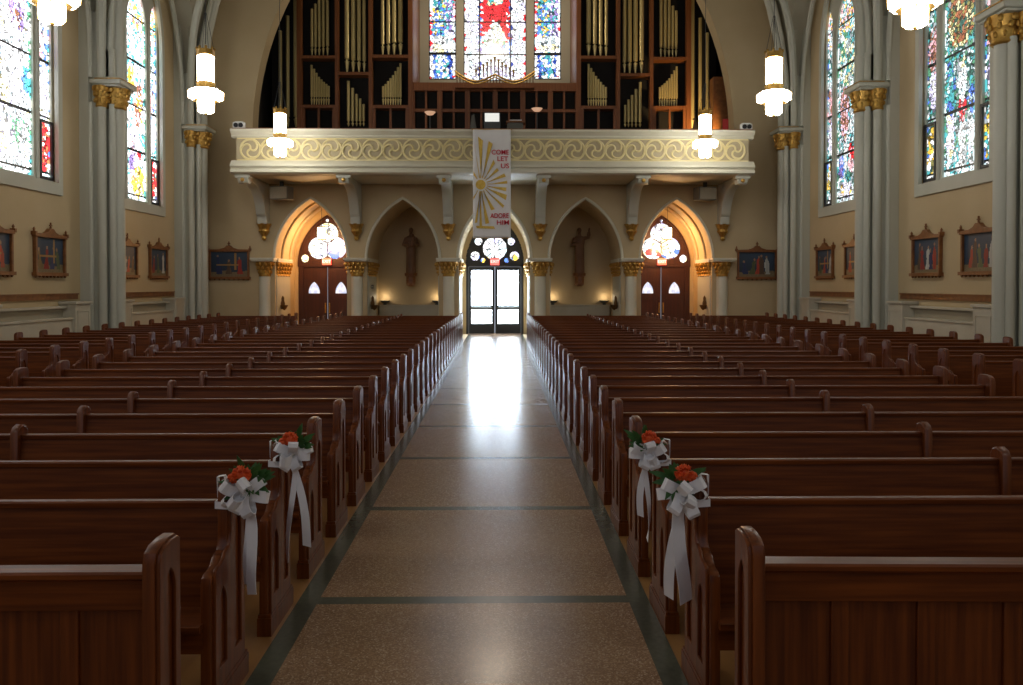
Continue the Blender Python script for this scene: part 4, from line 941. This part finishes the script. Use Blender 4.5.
ps = make_pew(LS, False, '-', 'pew', 'short pews along the side walls')
first_m = first_s = True
for k in range(NR):
    y = Y0 + PITCHY*k
    for s in (-1, 1):
        if k < 2: lb = 'long brown oak pew %s of the aisle with the %s white flower bow' % (side_n[s], 'nearer' if k == 0 else 'farther')
        elif k == NR-1: lb = 'last long brown oak pew %s of the aisle, before the arcade' % side_n[s]
        else: lb = 'long brown oak pew %s of the aisle, %s row from the front' % (side_n[s], ordinal(k+1))
        loc = (XC+0.02+s*(X1+X2)/2, y, 0)
        if first_m: pm.location = loc; pm['label'] = lb; first_m = False
        else: dup(pm, loc, lb)
        if k >= 7:
            lb = 'short brown oak pew by the %s wall, %s row from the rear arcade' % (side_n[s], ordinal(NR-k))
            loc = (XC+s*(X3+X4)/2, y, 0)
            if first_s: ps.location = loc; ps['label'] = lb; first_s = False
            else: dup(ps, loc, lb)
# panelled fronts before the first pews
FEND = [(0.0,0.0),(0.0,0.925),(-0.012,0.955),(-0.035,0.97),(-0.09,0.972),(-0.16,0.965),(-0.20,0.945),(-0.215,0.905),(-0.22,0.0)]
for s in (-1, 1):
    t = thing('panelled_screen', 'low panelled oak screen before the first pew, %s of the aisle' % side_n[s], 'pew screen', (XC+s*(X1+X2)/2 + (0.045 if s > 0 else 0.03), 3.10, 0), math.radians(-1.5) if s > 0 else 0, 'panelled pew fronts')
    h = LM/2
    end_mesh(1, FEND, False).build('pew_end','wood_z',t,(h-0.062,0,0)); end_mesh(-1, FEND, False).build('pew_end','wood_z',t,(-h+0.062,0,0))
    MB().plate([[(-0.14,0.82),(-0.06,0.82),(-0.05,0.83),(-0.05,0.847),(-0.06,0.855),(-0.14,0.855),(-0.15,0.847),(-0.15,0.83)]], L:=LM-0.10, Matrix.Translation((-h+0.05,0,0)) @ YZ).build('top_rail','wood_x',t)
    MB().box(-h+0.05,h-0.05,-0.095,-0.07,0.08,0.825).build('panel','wood_z',t)
    MB().box(-h+0.05,h-0.05,-0.125,-0.09,0.70,0.821).box(-h+0.05,h-0.05,-0.115,-0.09,0.05,0.17).build('cross_rail','wood_x',t,bevel=0.004)
    st = MB()
    nst = 12
    for k in range(nst+1):
        x = -h+0.05+(LM-0.1)*k/nst; st.box(max(-h+0.05,x-0.035), min(h-0.05,x+0.035), -0.108, -0.09, 0.15, 0.71)
    st.build('stile','wood_z',t,bevel=0.004)
# stacks of white leaflets on the seats by the aisle
for k, nm in ((1,'second'),(2,'third'),(3,'fourth')):
    t = thing('leaflet_stack', 'small stack of white leaflets on the %s pew seat left of aisle' % nm, 'leaflets', (XC+0.02-X1-0.17, Y0+PITCHY*k-0.34, 0.434), 0.1, 'leaflets on pew seats')
    b = MB()
    for j in range(6):
        o_ = rnd.uniform(-.004,.004); b.box(-0.05+o_,0.05+o_,-0.07,0.07,0.007*j,0.007*j+0.006)
    b.build('paper','paper',t)

# ------------------------------------------------------------------ flower bows on the pew ends
def bow(s, k, label, tails, seed):
    r = random.Random(seed)
    t = thing('flower_bow', label, 'flower bow', (XC+0.02+s*X1, Y0+PITCHY*k-0.165, 0.93), 0, 'flower bows on the pew ends')
    s = -s      # from here +s points out over the aisle
    # strap around the post
    x0, x1 = sorted((-s*0.006, s*0.075)); x0, x1 = sorted((s*0.004, -s*0.070))
    st = MB()
    st.ribbon([(s*0.006,0.05,-0.03),(s*0.006,-0.006,-0.03),(-s*0.07,-0.006,-0.025),(-s*0.07,0.19,-0.02)],(0,0,1),0.034).ribbon([(s*0.006,0.0,0.02),(s*0.002,-0.004,0.06),(-s*0.03,0.01,0.112),(-s*0.072,0.04,0.10),(-s*0.072,0.05,0.0)],(0,1,0),0.03)
    st.build('strap','white',t)
    C = Vector((s*0.06,0.03,0.02))
    lp = MB()
    dirs = [(0.9,-0.2,0.55),(1.0,-0.1,-0.05),(-0.7,-0.5,0.5),(-0.85,-0.5,-0.1),(0.45,-0.6,-0.75),(-0.35,-0.6,-0.8),(0.1,-0.8,0.55),(-0.15,-0.9,-0.25)]
    for d in dirs:
        d = Vector((d[0]*s, d[1], d[2])) + Vector((r.uniform(-.15,.15),r.uniform(-.15,.15),r.uniform(-.15,.15))); d.normalize()
        wv_ = d.cross(Vector((r.uniform(-.3,.3),-1,r.uniform(-.3,.3)))).normalized(); nn = d.cross(wv_).normalized()
        if len(lp.v) // 4 % 4 == 3: wv_, nn = nn, wv_
        Ln = r.uniform(0.10,0.135); pts = []
        for q in np.linspace(0,1,13):
            a = 2*PI*q; pts.append(C + d*Ln*(1-math.cos(a))/2 + nn*0.036*math.sin(a)*(0.35+0.65*(1-math.cos(a))/2))
        lp.ribbon(pts, tuple(wv_), 0.056, 0.0025)
    lp.ball(tuple(C+Vector((0,-0.02,0))),0.022,8,6)
    lp.build('ribbon_loops','white',t)
    for (dx, dy, ln, wid, curl) in tails:
        pts = []; ws = []; wd = []
        for q in np.linspace(0,1,16):
            pts.append(C + Vector((s*dx*q + s*0.02*math.sin(q*4+curl), dy*q - 0.02*math.sin(3*q), -ln*q))); ws.append(wid*(0.65+0.35*min(1,q*3)))
            a = curl*q; wd.append((math.cos(a)*s, -0.35*math.cos(a)-math.sin(a)*0.6, 0.25*q*s*(1 if curl>0 else -1)))
        MB().ribbon(pts, wd, ws, 0.0025).build('ribbon_tail','white',t)
    lf = MB()
    for j in range(40):
        a = r.uniform(0,2*PI); rad = r.uniform(0.05,0.135); base = C + Vector((s*0.02,0.0,0.06))
        tip = base + Vector((math.cos(a)*rad*1.1*(1.0), r.uniform(-0.06,0.02), math.sin(a)*rad*0.8+r.uniform(-0.02,0.04)))
        d = (tip-base).normalized(); sd = d.cross(Vector((0,-1,0.2))).normalized()
        q0, q1 = base + (tip-base)*0.3, tip
        lf.ribbon([q0,q0+(q1-q0)*0.3,q0+(q1-q0)*0.6,q1],tuple(sd),[0.008,0.030,0.026,0.003],0.0015)
    lf.build('leaves','leaf',t)
    for (fx, fz, fr) in ((0.0,0.105,0.043),(-0.04*s,0.085,0.026)):
        fl = MB(); c = C + Vector((fx,-0.05,fz))
        for j in range(44):
            ph = r.uniform(0,PI*0.62); a = r.uniform(0,2*PI)
            d = Vector((math.sin(ph)*math.cos(a), -math.cos(ph)*0.5-math.sin(ph)*math.sin(a)*0.3, math.sin(ph)*math.sin(a)*0.7+math.cos(ph)*0.7)).normalized()
            sd = d.cross(Vector((r.uniform(-1,1),r.uniform(-1,1),r.uniform(-1,1)))).normalized()
            fl.ribbon([c, c+d*fr*0.6, c+d*fr],tuple(sd),[0.004,fr*0.55,fr*0.7],0.002)
        fl.ball(tuple(c),fr*0.62,10,7); fl.build('flower','flower',t)
bow(-1, 0, 'white ribbon bow with orange flower on the nearest pew end left of aisle', [(0.06,-0.03,0.47,0.065,0.5),(0.02,0.02,0.44,0.05,0.9)], 1)
bow(-1, 1, 'white ribbon bow with orange flower on the farther pew end left of aisle', [(0.0,-0.04,0.62,0.045,1.2),(0.10,-0.05,0.52,0.05,-0.6)], 2)
bow(1, 0, 'white ribbon bow with orange flower on the nearest pew end right of aisle', [(0.0,-0.03,0.52,0.075,0.3),(0.06,-0.02,0.50,0.05,-1.0)], 3)
bow(1, 1, 'white ribbon bow with orange flower on the farther pew end right of aisle', [(0.02,-0.03,0.50,0.04,1.6),(0.05,-0.03,0.36,0.04,-0.7)], 4)
